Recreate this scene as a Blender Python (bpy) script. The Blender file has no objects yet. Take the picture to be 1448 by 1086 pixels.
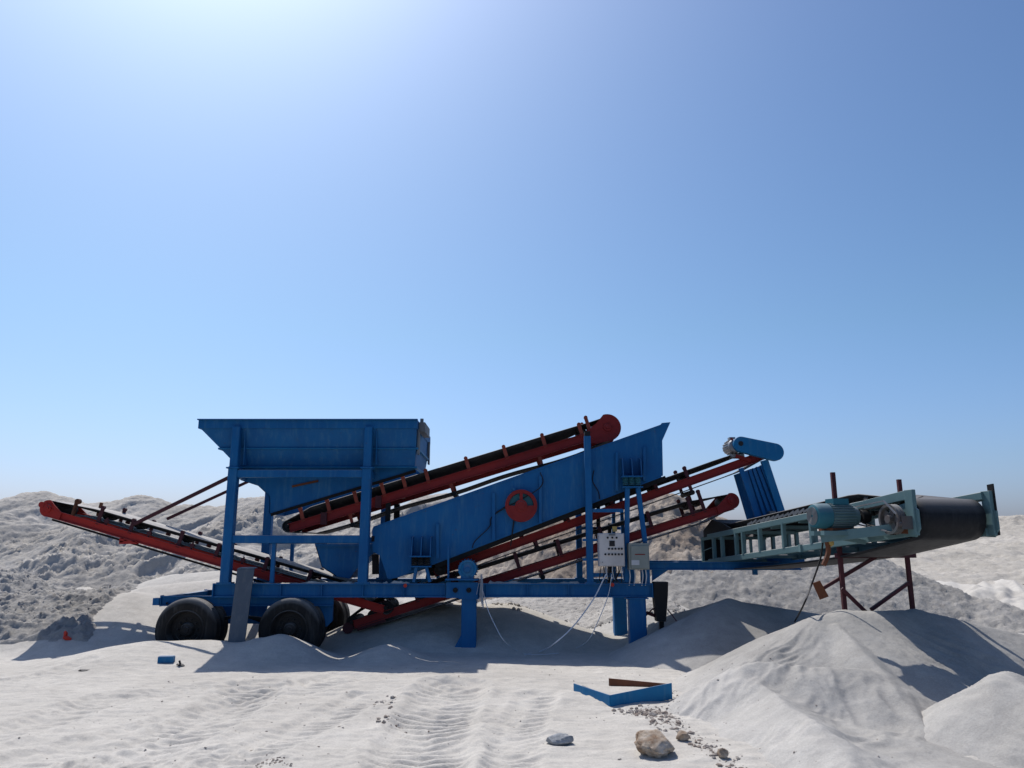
import bpy, bmesh, math, random
import numpy as np
from mathutils import Vector, Matrix
random.seed(7)
sc = bpy.context.scene
COL = sc.collection
# ------------------------------------------------------------------ camera maths
W0, H0, F0 = 1448, 1086, 1073.0
PITCH = math.atan(231 / F0)
CZ = 1.6
cp, sp = math.cos(PITCH), math.sin(PITCH)
def ray(px, py):
    a = (px - 724) / F0; b = (543 - py) / F0
    return a, cp - b * sp, sp + b * cp
def P(px, py, Y):
    a, dy, dz = ray(px, py); t = Y / dy
    return Vector((a * t, Y, CZ + dz * t))
def G(px, py, z=0.0):
    a, dy, dz = ray(px, py); t = (z - CZ) / dz
    return Vector((a * t, dy * t, z))

# ------------------------------------------------------------------ noise
_r = np.random.RandomState(3)
_perm = _r.permutation(512)
_ang = _r.rand(512) * 2 * np.pi
def perlin(x, y):
    x = np.asarray(x, float); y = np.asarray(y, float)
    xi = np.floor(x).astype(int); yi = np.floor(y).astype(int)
    xf = x - xi; yf = y - yi
    u = xf * xf * xf * (xf * (xf * 6 - 15) + 10); v = yf * yf * yf * (yf * (yf * 6 - 15) + 10)
    def g(ix, iy, dx, dy):
        a = _ang[_perm[(_perm[ix & 511] + iy) & 511]]
        return np.cos(a) * dx + np.sin(a) * dy
    n00 = g(xi, yi, xf, yf); n10 = g(xi + 1, yi, xf - 1, yf)
    n01 = g(xi, yi + 1, xf, yf - 1); n11 = g(xi + 1, yi + 1, xf - 1, yf - 1)
    return (n00 * (1 - u) + n10 * u) * (1 - v) + (n01 * (1 - u) + n11 * u) * v
def fbm(x, y, o=4, gain=.5):
    s = 0; a = 1.0
    for i in range(o):
        s = s + a * perlin(x * 2 ** i + 17.3 * i, y * 2 ** i - 9.1 * i); a *= gain
    return s
def sstep(a, b, x):
    t = np.clip((x - a) / (b - a), 0, 1); return t * t * (3 - 2 * t)
def smax(a, b, k=.06):
    h = np.clip(.5 + .5 * (a - b) / k, 0, 1)
    return b * (1 - h) + a * h + k * h * (1 - h)
def segd(x, y, p0, p1):
    """distance to a segment and the height interpolated along it"""
    dx, dy = p1[0] - p0[0], p1[1] - p0[1]; L2 = dx * dx + dy * dy + 1e-9
    t = np.clip(((x - p0[0]) * dx + (y - p0[1]) * dy) / L2, 0, 1)
    return np.hypot(x - p0[0] - t * dx, y - p0[1] - t * dy), p0[2] + t * (p1[2] - p0[2])
def ridge(x, y, p0, p1, slope, r0=.12):
    d, z = segd(x, y, p0, p1)
    return z - slope * (np.sqrt(d * d + r0 * r0) - r0)

# ------------------------------------------------------------------ terrain heights
def cone(px, py, Y): v = P(px, py, Y); return (v.x, v.y, v.z)
def poly_dist(x, y, pts):
    best = np.full(np.shape(x), 1e9); par = np.zeros(np.shape(x)); acc = 0; side = np.zeros(np.shape(x))
    for (x0, y0), (x1, y1) in zip(pts[:-1], pts[1:]):
        dx, dy = x1 - x0, y1 - y0; L = math.hypot(dx, dy)
        t = np.clip(((x - x0) * dx + (y - y0) * dy) / L ** 2, 0, 1)
        d = np.hypot(x - x0 - t * dx, y - y0 - t * dy)
        s = np.sign((x - x0) * dy - (y - y0) * dx)
        m = d < best
        best = np.where(m, d, best); par = np.where(m, acc + t * L, par); side = np.where(m, s, side); acc += L
    return best, par, side
def gp(px, py): v = G(px, py); return (v.x, v.y)
TRACKS = [([gp(90, 1000), gp(190, 985), gp(300, 972)], .22, .006, .13),
          ([gp(330, 1086), gp(240, 1070), gp(60, 1090)], .25, .008, .14),
          ([gp(640, 972), gp(625, 1000), gp(600, 1045), gp(585, 1100), gp(560, 1180)], .34, .020, .17),
          ([gp(360, 972), gp(300, 1015), gp(215, 1060), gp(110, 1110)], .30, .014, .16),
          ([gp(520, 985), gp(470, 1010), gp(380, 1055), gp(240, 1130)], .22, .012, .15),
          ([gp(160, 985), gp(60, 1020), gp(-80, 1060)], .25, .010, .15),
          ([gp(480, 962), gp(420, 975), gp(330, 1000), gp(180, 1040), gp(0, 1085)], .28, .010, .18),
          ([gp(760, 985), gp(740, 1020), gp(715, 1100)], .2, .010, .14),
          ([gp(120, 945), gp(30, 962), gp(-120, 975)], .14, .01, .14)]
GC = [  # local swells of the ground: peak, slope
    (cone(392, 897, 11.85), cone(372, 902, 11.85), .50),
    (cone(215, 906, 11.7), cone(295, 905, 11.9), .22),
    (cone(548, 911, 11.7), cone(549, 911, 11.7), .52),
    (cone(610, 893, 12.9), cone(640, 886, 13.1), .55),
    (cone(505, 880, 13.6), cone(560, 876, 13.8), .5),
    (cone(-120, 850, 14.3), cone(185, 838, 14.2), .36),
    (cone(212, 830, 14.9), cone(320, 816, 15.3), .42),
    (cone(600, 852, 14.0), cone(720, 856, 13.9), .42),
    (cone(720, 856, 13.9), cone(880, 903, 13.2), .42),
    (cone(905, 893, 13.3), cone(960, 882, 13.0), .45),
    (cone(250, 818, 17.0), cone(330, 812, 17.0), .33),
    (cone(-60, 868, 15.5), cone(110, 852, 16.2), .42),
    (cone(-80, 812, 17.5), cone(5, 822, 17.3), .5),
    (cone(730, 852, 16.8), cone(860, 850, 16.6), .25),
    (cone(900, 848, 15.6), cone(930, 846, 15.6), .5),
]
def bank_mask(x, y):
    return sstep(12.0, 12.5, y) * sstep(-6.35, -6.85, x + .27 * (y - 12.3) + .6 * perlin(x * .8, y * .8)) * sstep(19, 17.5, y)
def ground_h(x, y, detail=True):
    x = np.asarray(x, float); y = np.asarray(y, float)
    z = np.zeros(x.shape)
    for a, b, s in GC:
        z = smax(z, ridge(x, y, a, b, s, .25), .09)
    z = z + .05 * perlin(x * .35 + 3, y * .35) * sstep(30, 12, y)
    # rough ground and rise far behind the plant
    fr = sstep(17, 19, y) * sstep(60, 30, y)
    z = z + fr * (.30 * np.clip(perlin(x * 1.3, y * 1.0), 0, 1) + .24 * np.clip(perlin(x * 2.6, y * 1.6), 0, 1) + .06 * perlin(x * 6, y * 4))
    z = z + .55 * sstep(15.5, 21, y)
    near = sstep(13, 9, y)
    z = z + (.035 * fbm(x * .9, y * 1.3, 3) + .014 * fbm(x * 3, y * 7, 4, .6)) * (.35 + .65 * near)
    if detail:
        for pts, w, amp, pitch in TRACKS:
            d, s, sd = poly_dist(x, y, pts)
            m = sstep(w * 1.35, w * .8, d)
            wob = perlin(x * 1.7 + 5, y * 1.7) * .25 + perlin(x * 6, y * 6) * .05
            rib = np.tanh(2.2 * np.sin((s + d * .55 + wob * .6) * 2 * np.pi / pitch))
            berm = np.exp(-((d - w * 1.35) / .09) ** 2)
            brk = .45 + .55 * sstep(-.15, .25, perlin(x * 1.1 + 40, y * 1.1)) 
            z = z + m * (amp * 1.2 * rib * brk - amp * 1.6) + berm * amp * 1.7 * (.6 + .8 * perlin(x * 3, y * 3) + .5 * perlin(x * 12, y * 12))
        # loose churned clods
        rough = sstep(.05, .4, perlin(x * .55 + 9, y * .7 + 2)) * sstep(12, 10, y)
        z = z + rough * .013 * np.abs(fbm(x * 9, y * 9, 3)) 
        z = z + .0022 * fbm(x * 16, y * 22, 2) * near
        # pebbly bank at the back
    return z
RC = ridge
def ripples(x, y, amp=.012, sx=3.2, sy=1.1):
    w = perlin(x * 1.3 + 8, y * 1.3) * 1.2
    return amp * (1 - np.abs(perlin(x * sx + w, y * sy + w * .6)) * 2.4) * (.4 + .9 * sstep(-.25, .25, perlin(x * .8, y * .8 + 31)))
A1 = cone(1190, 864, 9.40); A2 = cone(1295, 863, 9.55)
def big_pile_h(x, y):
    wx = x + .10 * perlin(x * 1.5, y * 1.5 + 7); wy = y + .10 * perlin(x * 1.5 + 20, y * 1.5)
    z = RC(wx, wy, (3.62, 9.38, .80), A1, .50, .12)
    z = smax(z, RC(wx, wy, A1, A2, .72, .14), .05)
    z = smax(z, RC(wx, wy, A2, (6.6, 9.7, .50), .66, .12), .05)
    z = smax(z, RC(wx, wy, (3.3, 9.1, .62), (2.42, 8.5, .32), .60, .06), .05)
    z = smax(z, RC(wx, wy, (2.45, 8.55, .33), (2.36, 5.6, .16), .50, .03), .02)
    z = smax(z, RC(wx, wy, (3.72, 9.1, .74), (3.55, 6.9, .08), .66, .03), .03)
    z = smax(z, RC(wx, wy, (2.5, 8.25, .40), (3.45, 7.95, .42), .50, .10), .04)
    z = smax(z, RC(wx, wy, (3.1, 6.6, .06), (3.2, 4.6, .05), .2, .3), .1)
    m = sstep(9.5, 8.6, y)
    ra = np.hypot(x - 3.9, y - 9.5); th = np.arctan2(y - 9.5, x - 3.9)
    w_ = perlin(x * 1.5, y * 1.5 + 50) * .9
    sc1 = 1 - np.abs(perlin(th * 7 + w_, ra * 1.6 + w_)) * 2.6; sc2 = 1 - np.abs(perlin(th * 16 + 2 * w_, ra * 3.0)) * 2.6
    g_ = sstep(-.3, .2, perlin(x * .9, y * .9 + 77)) * sstep(.3, .9, ra)
    return z + (.034 * sc1 + .019 * sc2) * g_ * m + .0045 * fbm(x * 12, y * 12, 3, .8) + .02 * perlin(x * 2, y * 2)
B1 = cone(1424, 955, 6.9)
def bright_pile_h(x, y):
    z = RC(x, y, B1, (5.2, 6.6, B1[2] - .20), .70, .10)
    z = smax(z, RC(x, y, (B1[0] - .02, 6.85, B1[2] - .05), (4.5, 5.3, .16), .60, .10), .06)
    return z + ripples(x + 4, y, .020, 4.6, 1.6) + ripples(x + 7 + .3 * y, y, .018, 8.5, 2.4) + .003 * fbm(x * 14, y * 14, 3, .7)
C1 = cone(1030, 848, 12.5)
def middle_pile_h(x, y):
    z = RC(x, y, C1, cone(1150, 867, 12.3), .50, .10)
    z = smax(z, RC(x, y, C1, cone(1000, 862, 11.9), .48, .08), .05)
    return smax(z, RC(x, y, cone(960, 866, 13.2), C1, .5, .1), .05) + .005 * fbm(x * 5, y * 5, 3)
def crest_fn(pts):
    P3 = [P(*p) for p in pts]
    xs = np.array([v.x for v in P3]); ys = np.array([v.y for v in P3]); zs = np.array([v.z for v in P3])
    return lambda x: (np.interp(x, xs, ys), np.interp(x, xs, zs))
CL = crest_fn([(-500, 735, 29), (-250, 728, 28), (-80, 716, 27), (0, 713, 26), (22, 704, 26), (48, 698, 26), (72, 696, 26), (98, 705, 26), (118, 712, 26), (150, 713, 26), (180, 706, 26), (207, 702, 26),
               (228, 708, 26), (246, 715, 26), (290, 717, 26), (325, 716, 26), (340, 706, 26), (372, 704, 26), (400, 712, 26), (440, 734, 26), (500, 735, 26), (560, 722, 26), (600, 702, 26), (638, 700, 26),
               (680, 712, 26), (760, 722, 26), (880, 726, 26), (1000, 745, 26), (1100, 775, 26), (1250, 830, 26)])
def clods(x, y):
    return fbm(x * 1.3, y * .9, 5, .62)
def left_hill_h(x, y):
    wx = x + .9 * perlin(x * .25, y * .25 + 4)
    yc, zc = CL(wx * .25 + x * .75)
    zc = zc + .07 * perlin(x * 2.4, 3.3) + .04 * perlin(x * 6, 1.3)
    f = yc - y
    q = x + f * .8
    gul = perlin(q * .55, f * .12 + 3) * .22 + perlin(q * 1.7, f * .3) * .12 + perlin(q * 4.5, f * .7) * .05
    z = zc - .51 * (np.sqrt(f * f + .5) - .7)
    k = sstep(0, 1.8, np.abs(f))
    cl = clods(x, y)
    scarp = sstep(.02, .12, perlin(q * .45 + 2, f * .5 + 7))
    r = sstep(-.18, .15, perlin(q * .5 + 9, f * .35))
    c1 = np.clip(perlin(q * 2.3, f * 1.6) + .05, 0, 1) * .20; c2 = np.clip(perlin(q * 5.0, f * 3.9 + 3), 0, 1) * .17; c3 = np.abs(perlin(q * 9, f * 8)) * .12 + .035 * perlin(q * 15, f * 14)
    pit = -.40 * np.clip(perlin(x * 1.1 + 5, f * 1.3) - .32, 0, 1)
    return z + k * (.8 * gul + .06 * cl - .17 * scarp + (.65 * c1 + 1.25 * c2 + 1.5 * c3) * (.2 + .8 * r) + pit) + .05 * cl * (1 - k) + .02
CB = crest_fn([(640, 800, 20), (760, 742, 20), (860, 718, 20), (905, 704, 20), (925, 699, 20), (956, 699, 20), (972, 706, 20), (990, 716, 20), (1010, 729, 20), (1040, 742, 20), (1070, 762, 20), (1130, 795, 20)])
def brown_hill_h(x, y):
    yc, zc = CB(x); f = yc - y
    z = zc + .05 * perlin(x * 3, 1.7) + .04 * perlin(x * 8, 1.1) - .72 * (np.sqrt(f * f + .2) - .45)
    return z + (.14 * fbm(x * 1.6, y * 1.6, 5, .62) + .13 * np.clip(perlin(x * 3.6, y * 3.0), 0, 1) + .16 * np.clip(perlin(x * 7, y * 6), 0, 1) - .10 * np.abs(perlin(x * 3 + y, y * 3))) * sstep(-.1, .8, np.abs(f))
D1 = P(1125, 752, 19.0)
def grey_hill_h(x, y):
    z = RC(x, y, cone(965, 772, 18.0), (D1.x + .6, 18.9, D1.z), .60, .3)
    z = smax(z, RC(x, y, (D1.x + .3, 18.9, D1.z), (9.9, 16.6, .55), .40, .2), .15)
    g = perlin((x * 1.1 + y * .9) * 1.1, (x - y) * .35)
    c = np.clip(perlin(x * 3.4 + y, y * 2.6), 0, 1) * .07 + np.clip(perlin(x * 7 + y * 2, y * 5), 0, 1) * .07 + .03 * np.abs(perlin(x * 13, y * 12))
    pit = -.5 * np.clip(perlin(x * 1.9 + 2, y * 2.3) - .36, 0, 1)
    return z + .05 * g + .02 * fbm(x * 2.2, y * 2.2, 5, .6) + c + pit - .03
CR = crest_fn([(900, 762, 40), (1040, 752, 40), (1120, 750, 40), (1250, 745, 40), (1320, 738, 40), (1385, 735, 40), (1405, 731, 40), (1450, 730, 40), (1560, 728, 40), (1700, 712, 40), (2000, 700, 40)])
def right_hill_h(x, y):
    yc, zc = CR(x); f = yc - y
    lf = f + 1.2 * perlin(x * .3, y * .2)
    z = zc + .1 * perlin(x * 1.4, .5) + .06 * perlin(x * 4, .5) - .112 * (np.sqrt(f * f + 1) - 1)
    st = .05 * np.tanh(3 * np.sin(lf * 1.3 + 2.5 * perlin(x * .2, y * .2))) + .05 * perlin((x + y * .7) * 1.6, y * .2) + .06 * np.clip(perlin(x * 2.5, y * 2.5), 0, 1) - .3 * np.clip(perlin(x * .9, y * 1.0 + 3) - .2, 0, 1) * sstep(9, 3, np.abs(f))
    return z + (st + (.07 + .2 * sstep(7, 2, np.abs(f))) * fbm(x * .9, y * 1.1, 5, .62) + .035 * fbm(x * 5, y * 5, 3, .8)) * sstep(0, 3, np.abs(f))

# ------------------------------------------------------------------ materials
def nodes_of(m): return m.node_tree.nodes, m.node_tree.links
def newmat(name):
    m = bpy.data.materials.new(name); m.use_nodes = True
    n, l = nodes_of(m); b = n['Principled BSDF']
    return m, n, l, b
def noise(n, l, vec, scale, detail=6, rough=.6):
    t = n.new('ShaderNodeTexNoise'); t.inputs['Scale'].default_value = scale; t.inputs['Detail'].default_value = detail
    t.inputs['Roughness'].default_value = rough
    if vec is not None: l.new(vec, t.inputs['Vector'])
    return t.outputs['Fac']
def ramp(n, l, fac, stops):
    r = n.new('ShaderNodeValToRGB'); e = r.color_ramp.elements
    while len(e) < len(stops): e.new(.5)
    for k, (p, c) in enumerate(stops):
        e[k].position = p; e[k].color = (*c, 1) if len(c) == 3 else c
    l.new(fac, r.inputs[0]); return r.outputs['Color']
def mixc(n, l, fac, a, b, mode='MIX'):
    m = n.new('ShaderNodeMix'); m.data_type = 'RGBA'; m.blend_type = mode
    for s, v in ((0, fac), (6, a), (7, b)):
        if hasattr(v, 'is_linked'): l.new(v, m.inputs[s])
        else: m.inputs[s].default_value = v if s == 0 else (*v, 1)
    return m.outputs[2]
def bump(n, l, b, h, dist, strength=1.0, prev=None):
    u = n.new('ShaderNodeBump'); u.inputs['Distance'].default_value = dist; u.inputs['Strength'].default_value = strength
    l.new(h, u.inputs['Height'])
    if prev is not None: l.new(prev, u.inputs['Normal'])
    l.new(u.outputs['Normal'], b.inputs['Normal']); return u.outputs['Normal']
def sand_mat(name, c0, c1, c2, fine=1.0, specks=.35, pale=None):
    m, n, l, b = newmat(name)
    v = n.new('ShaderNodeNewGeometry').outputs['Position']
    big = noise(n, l, v, .55, 5); mid = noise(n, l, v, 5, 8, .7); fn = noise(n, l, v, 60, 4, .75)
    c = ramp(n, l, big, [(.32, c0), (.52, c1), (.70, c2)])
    if pale:   # sunlit look of the left flank painted in as a paler tone
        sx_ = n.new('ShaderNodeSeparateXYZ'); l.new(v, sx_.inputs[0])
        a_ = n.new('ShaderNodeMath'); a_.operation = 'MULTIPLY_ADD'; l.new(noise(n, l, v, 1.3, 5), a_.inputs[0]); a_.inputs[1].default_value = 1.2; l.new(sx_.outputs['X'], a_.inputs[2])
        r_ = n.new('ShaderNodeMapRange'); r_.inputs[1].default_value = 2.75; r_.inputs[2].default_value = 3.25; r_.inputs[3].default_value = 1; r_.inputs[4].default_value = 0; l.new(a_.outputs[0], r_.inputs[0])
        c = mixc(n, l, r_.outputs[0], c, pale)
    c = mixc(n, l, .30, c, ramp(n, l, mid, [(.3, (.30, .29, .28)), (.7, (.70, .69, .67))]), 'OVERLAY')
    c = mixc(n, l, .22, c, ramp(n, l, fn, [(.3, (.2, .2, .2)), (.7, (.8, .8, .8))]), 'OVERLAY')
    vo = n.new('ShaderNodeTexVoronoi'); vo.inputs['Scale'].default_value = 38; l.new(v, vo.inputs['Vector'])
    sp_ = ramp(n, l, vo.outputs['Distance'], [(.10, (1, 1, 1)), (.22, (0, 0, 0))])
    gate = ramp(n, l, noise(n, l, v, 2.2, 4), [(.55, (0, 0, 0)), (.66, (1, 1, 1))])
    f = mixc(n, l, 1.0, sp_, gate, 'MULTIPLY')
    sc_ = n.new('ShaderNodeMath'); sc_.operation = 'MULTIPLY'; sc_.inputs[1].default_value = specks; l.new(f, sc_.inputs[0])
    c = mixc(n, l, sc_.outputs[0], c, (.16, .14, .125))
    l.new(c, b.inputs['Base Color'])
    b.inputs['Roughness'].default_value = .95; b.inputs['Specular IOR Level'].default_value = .12
    nn = bump(n, l, b, mid, .03 * fine, .6)
    bump(n, l, b, fn, .004 * fine, .8, nn)
    return m
def paint_mat(name, base, dark, dust=.5, rough=.42, rust=.25, dustc=(.42, .40, .38), streak=None):
    m, n, l, b = newmat(name)
    g = n.new('ShaderNodeNewGeometry'); v = g.outputs['Position']
    big = noise(n, l, v, 1.6, 6, .65); fn = noise(n, l, v, 14, 8, .7); st = noise(n, l, v, 5, 5, .6)
    c = ramp(n, l, big, [(.3, dark), (.62, base)])
    if streak:   # faded and dusty run marks
        mp = n.new('ShaderNodeMapping'); mp.inputs['Scale'].default_value = (7, 7, .9); l.new(v, mp.inputs['Vector'])
        sn = noise(n, l, mp.outputs[0], 1.6, 6, .7)
        sf = ramp(n, l, sn, [(.50, (0, 0, 0)), (.78, (.75, .75, .75))])
        c = mixc(n, l, sf, c, streak)
        bl = ramp(n, l, noise(n, l, v, 3.3, 7, .75), [(.60, (0, 0, 0)), (.72, (.5, .5, .5))]); c = mixc(n, l, bl, c, tuple(q * .45 for q in streak))
    # rust chips
    rf = ramp(n, l, fn, [(.66 - .06 * rust, (0, 0, 0)), (.70, (1, 1, 1))])
    gate = ramp(n, l, st, [(.5, (0, 0, 0)), (.62, (1, 1, 1))])
    rr = mixc(n, l, 1.0, rf, gate, 'MULTIPLY')
    k = n.new('ShaderNodeMath'); k.operation = 'MULTIPLY'; k.inputs[1].default_value = min(1, rust * 2.2); l.new(rr, k.inputs[0])
    c = mixc(n, l, k.outputs[0], c, (.075, .03, .016))
    # settled dust on upward faces + thin film
    sx = n.new('ShaderNodeSeparateXYZ'); l.new(g.outputs['Normal'], sx.inputs[0])
    mr = n.new('ShaderNodeMapRange'); mr.inputs[1].default_value = .15; mr.inputs[2].default_value = .85; l.new(sx.outputs['Z'], mr.inputs[0])
    a = n.new('ShaderNodeMath'); a.operation = 'MULTIPLY_ADD'; l.new(mr.outputs[0], a.inputs[0]); a.inputs[1].default_value = dust
    film = n.new('ShaderNodeMath'); film.operation = 'MULTIPLY'; film.inputs[1].default_value = .05 * dust; l.new(st, film.inputs[0])
    l.new(film.outputs[0], a.inputs[2])
    a.use_clamp = True
    c = mixc(n, l, a.outputs[0], c, dustc)
    l.new(c, b.inputs['Base Color'])
    ro = n.new('ShaderNodeMapRange'); ro.inputs[3].default_value = rough - .08; ro.inputs[4].default_value = min(1, rough + .25)
    l.new(fn, ro.inputs[0]); l.new(ro.outputs[0], b.inputs['Roughness'])
    b.inputs['Specular IOR Level'].default_value = .22
    bump(n, l, b, big, .006, .35)
    return m
def plain(name, c, rough=.7, metal=0, dust=.25, streak=None):
    m = paint_mat(name, c, tuple(x * .7 for x in c), dust, rough, .0, streak=streak)
    m.node_tree.nodes['Principled BSDF'].inputs['Metallic'].default_value = metal
    return m
M = {}
M['ground'] = sand_mat('pale_dust_ground', (.425, .402, .366), (.475, .452, .413), (.51, .486, .446), 1.0, .30)
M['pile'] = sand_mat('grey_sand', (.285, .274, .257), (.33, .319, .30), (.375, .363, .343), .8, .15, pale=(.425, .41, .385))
M['pile_sunlit'] = sand_mat('sunlit_sand', (.335, .322, .30), (.385, .372, .35), (.43, .417, .394), .8, .08)  # lighter copy of the pile sand, sunlit brightness put into the colour
M['hill'] = sand_mat('crushed_stone', (.355, .335, .305), (.42, .399, .366), (.485, .462, .427), 2.5, .6)
M['hillgrey'] = sand_mat('grey_spoil', (.285, .273, .254), (.335, .322, .302), (.385, .371, .348), 2.5, .75)
M['plate'] = plain('dirty_steel_plate', (.055, .085, .12), .7, .1, .5, streak=(.14, .15, .16))
M['hillbrown'] = sand_mat('brown_stone', (0.2028, 0.156, 0.1209), (0.3276, 0.2808, 0.234), (0.4056, 0.3666, 0.3276), 2.4, .6)
M['hillfar'] = sand_mat('far_stone', (.36, .335, .295), (.41, .383, .34), (.45, .422, .38), 1.6, .4)
M['blue'] = paint_mat('blue_paint', (.0008, .112, .30), (.0006, .085, .25), .5, .55, .75, streak=(.05, .17, .30))
M['bluelight'] = paint_mat('blue_guard_paint', (.002, .15, .34), (.002, .12, .29), .35, .5, .2, streak=(.07, .2, .32))
M['red'] = paint_mat('red_paint', (0.252, 0.018, 0.0168), (0.162, 0.012, 0.0132), .35, .55, .45)
M['redbright'] = paint_mat('bright_red_paint', (0.396, 0.0288, 0.0216), (0.3024, 0.0216, 0.018), .3, .55, .35)
M['darkred'] = paint_mat('rusty_primer', (.085, .024, .030), (.05, .018, .024), .25, .7, .5)
M['orange'] = paint_mat('orange_red_primer', (.30, .065, .04), (.18, .04, .03), .3, .7, .5)
M['sheave'] = paint_mat('worn_teal_and_rust', (.10, .075, .07), (.06, .10, .11), .4, .75, .9)
M['orange'] = paint_mat('orange_red_primer', (.30, .065, .04), (.18, .04, .03), .3, .7, .5)
M['rust'] = paint_mat('rusty_steel', (.16, .060, .030), (.07, .03, .02), .2, .85, .4)
M['teal'] = paint_mat('pale_teal_paint', (.125, .215, .225), (.085, .16, .17), .55, .55, .5)
M['tealdeep'] = paint_mat('teal_motor_paint', (.025, .14, .18), (.02, .10, .135), .35, .5, .35)
M['rubber'] = plain('black_rubber', (.010, .010, .011), .75, 0, .28)
M['beltdusty'] = plain('dusty_black_belt', (.016, .016, .018), .62, 0, .75, streak=(.06, .055, .05))
M['beltdrum'] = plain('scuffed_black_belt', (.008, .010, .014), .55, 0, .30, streak=(.03, .033, .037))
M['tyre'] = plain('tyre_rubber', (.014, .014, .015), .85, 0, .55, streak=(.09, .088, .085))
M['rim'] = plain('dark_rim_steel', (.035, .033, .033), .7, .3, .3)
M['blacksteel'] = plain('black_greasy_steel', (.016, .016, .018), .6, .2, .3)
M['steel'] = plain('bare_steel', (.30, .30, .31), .45, .8, .2)
M['galv'] = plain('galvanised_plate', (.17, .185, .20), .6, .1, .45)
M['beige'] = plain('beige_enamel', (.60, .57, .55), .5, 0, .2)
M['greenbox'] = plain('grey_green_enamel', (.30, .33, .30), .55, 0, .3)
M['blackplastic'] = plain('black_plastic', (.02, .02, .022), .4, 0, .1)
M['white'] = plain('white_cord', (.62, .65, .70), .7, 0, .1)
M['label'] = plain('white_label', (.62, .63, .65), .6, 0, .1)
M['redplastic'] = plain('red_plastic', (.6, .05, .03), .5, 0, .1)
M['cord'] = plain('grey_white_cord', (.40, .42, .46), .8, 0, .1)
M['brass'] = plain('yellow_dirty_paint', (.42, .30, .10), .6, 0, .3)
def rock_mat(name, a, b_, c):
    m, n, l, b = newmat(name)
    v = n.new('ShaderNodeTexCoord').outputs['Object']
    f1 = noise(n, l, v, 5, 8, .7); f2 = noise(n, l, v, 22, 8, .7)
    l.new(mixc(n, l, .3, ramp(n, l, f1, [(.35, a), (.52, b_), (.68, c)]), ramp(n, l, f2, [(.3, (.2, .2, .2)), (.7, (.8, .8, .8))]), 'OVERLAY'), b.inputs['Base Color'])
    b.inputs['Roughness'].default_value = .95; b.inputs['Specular IOR Level'].default_value = .1
    bump(n, l, b, f2, .02, .9)
    return m
M['boulder'] = rock_mat('tan_boulder', (.20, .12, .07), (.40, .33, .26), (.52, .48, .43))
M['greystone'] = rock_mat('grey_stone', (.22, .23, .24), (.34, .35, .36), (.45, .45, .45))
M['gravel'] = rock_mat('gravel_stones', (.23, .175, .145), (.34, .30, .265), (.44, .41, .375))

M['gravelpale'] = rock_mat('pale_gravel', (.26, .23, .20), (.37, .345, .315), (.46, .44, .41))
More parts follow.
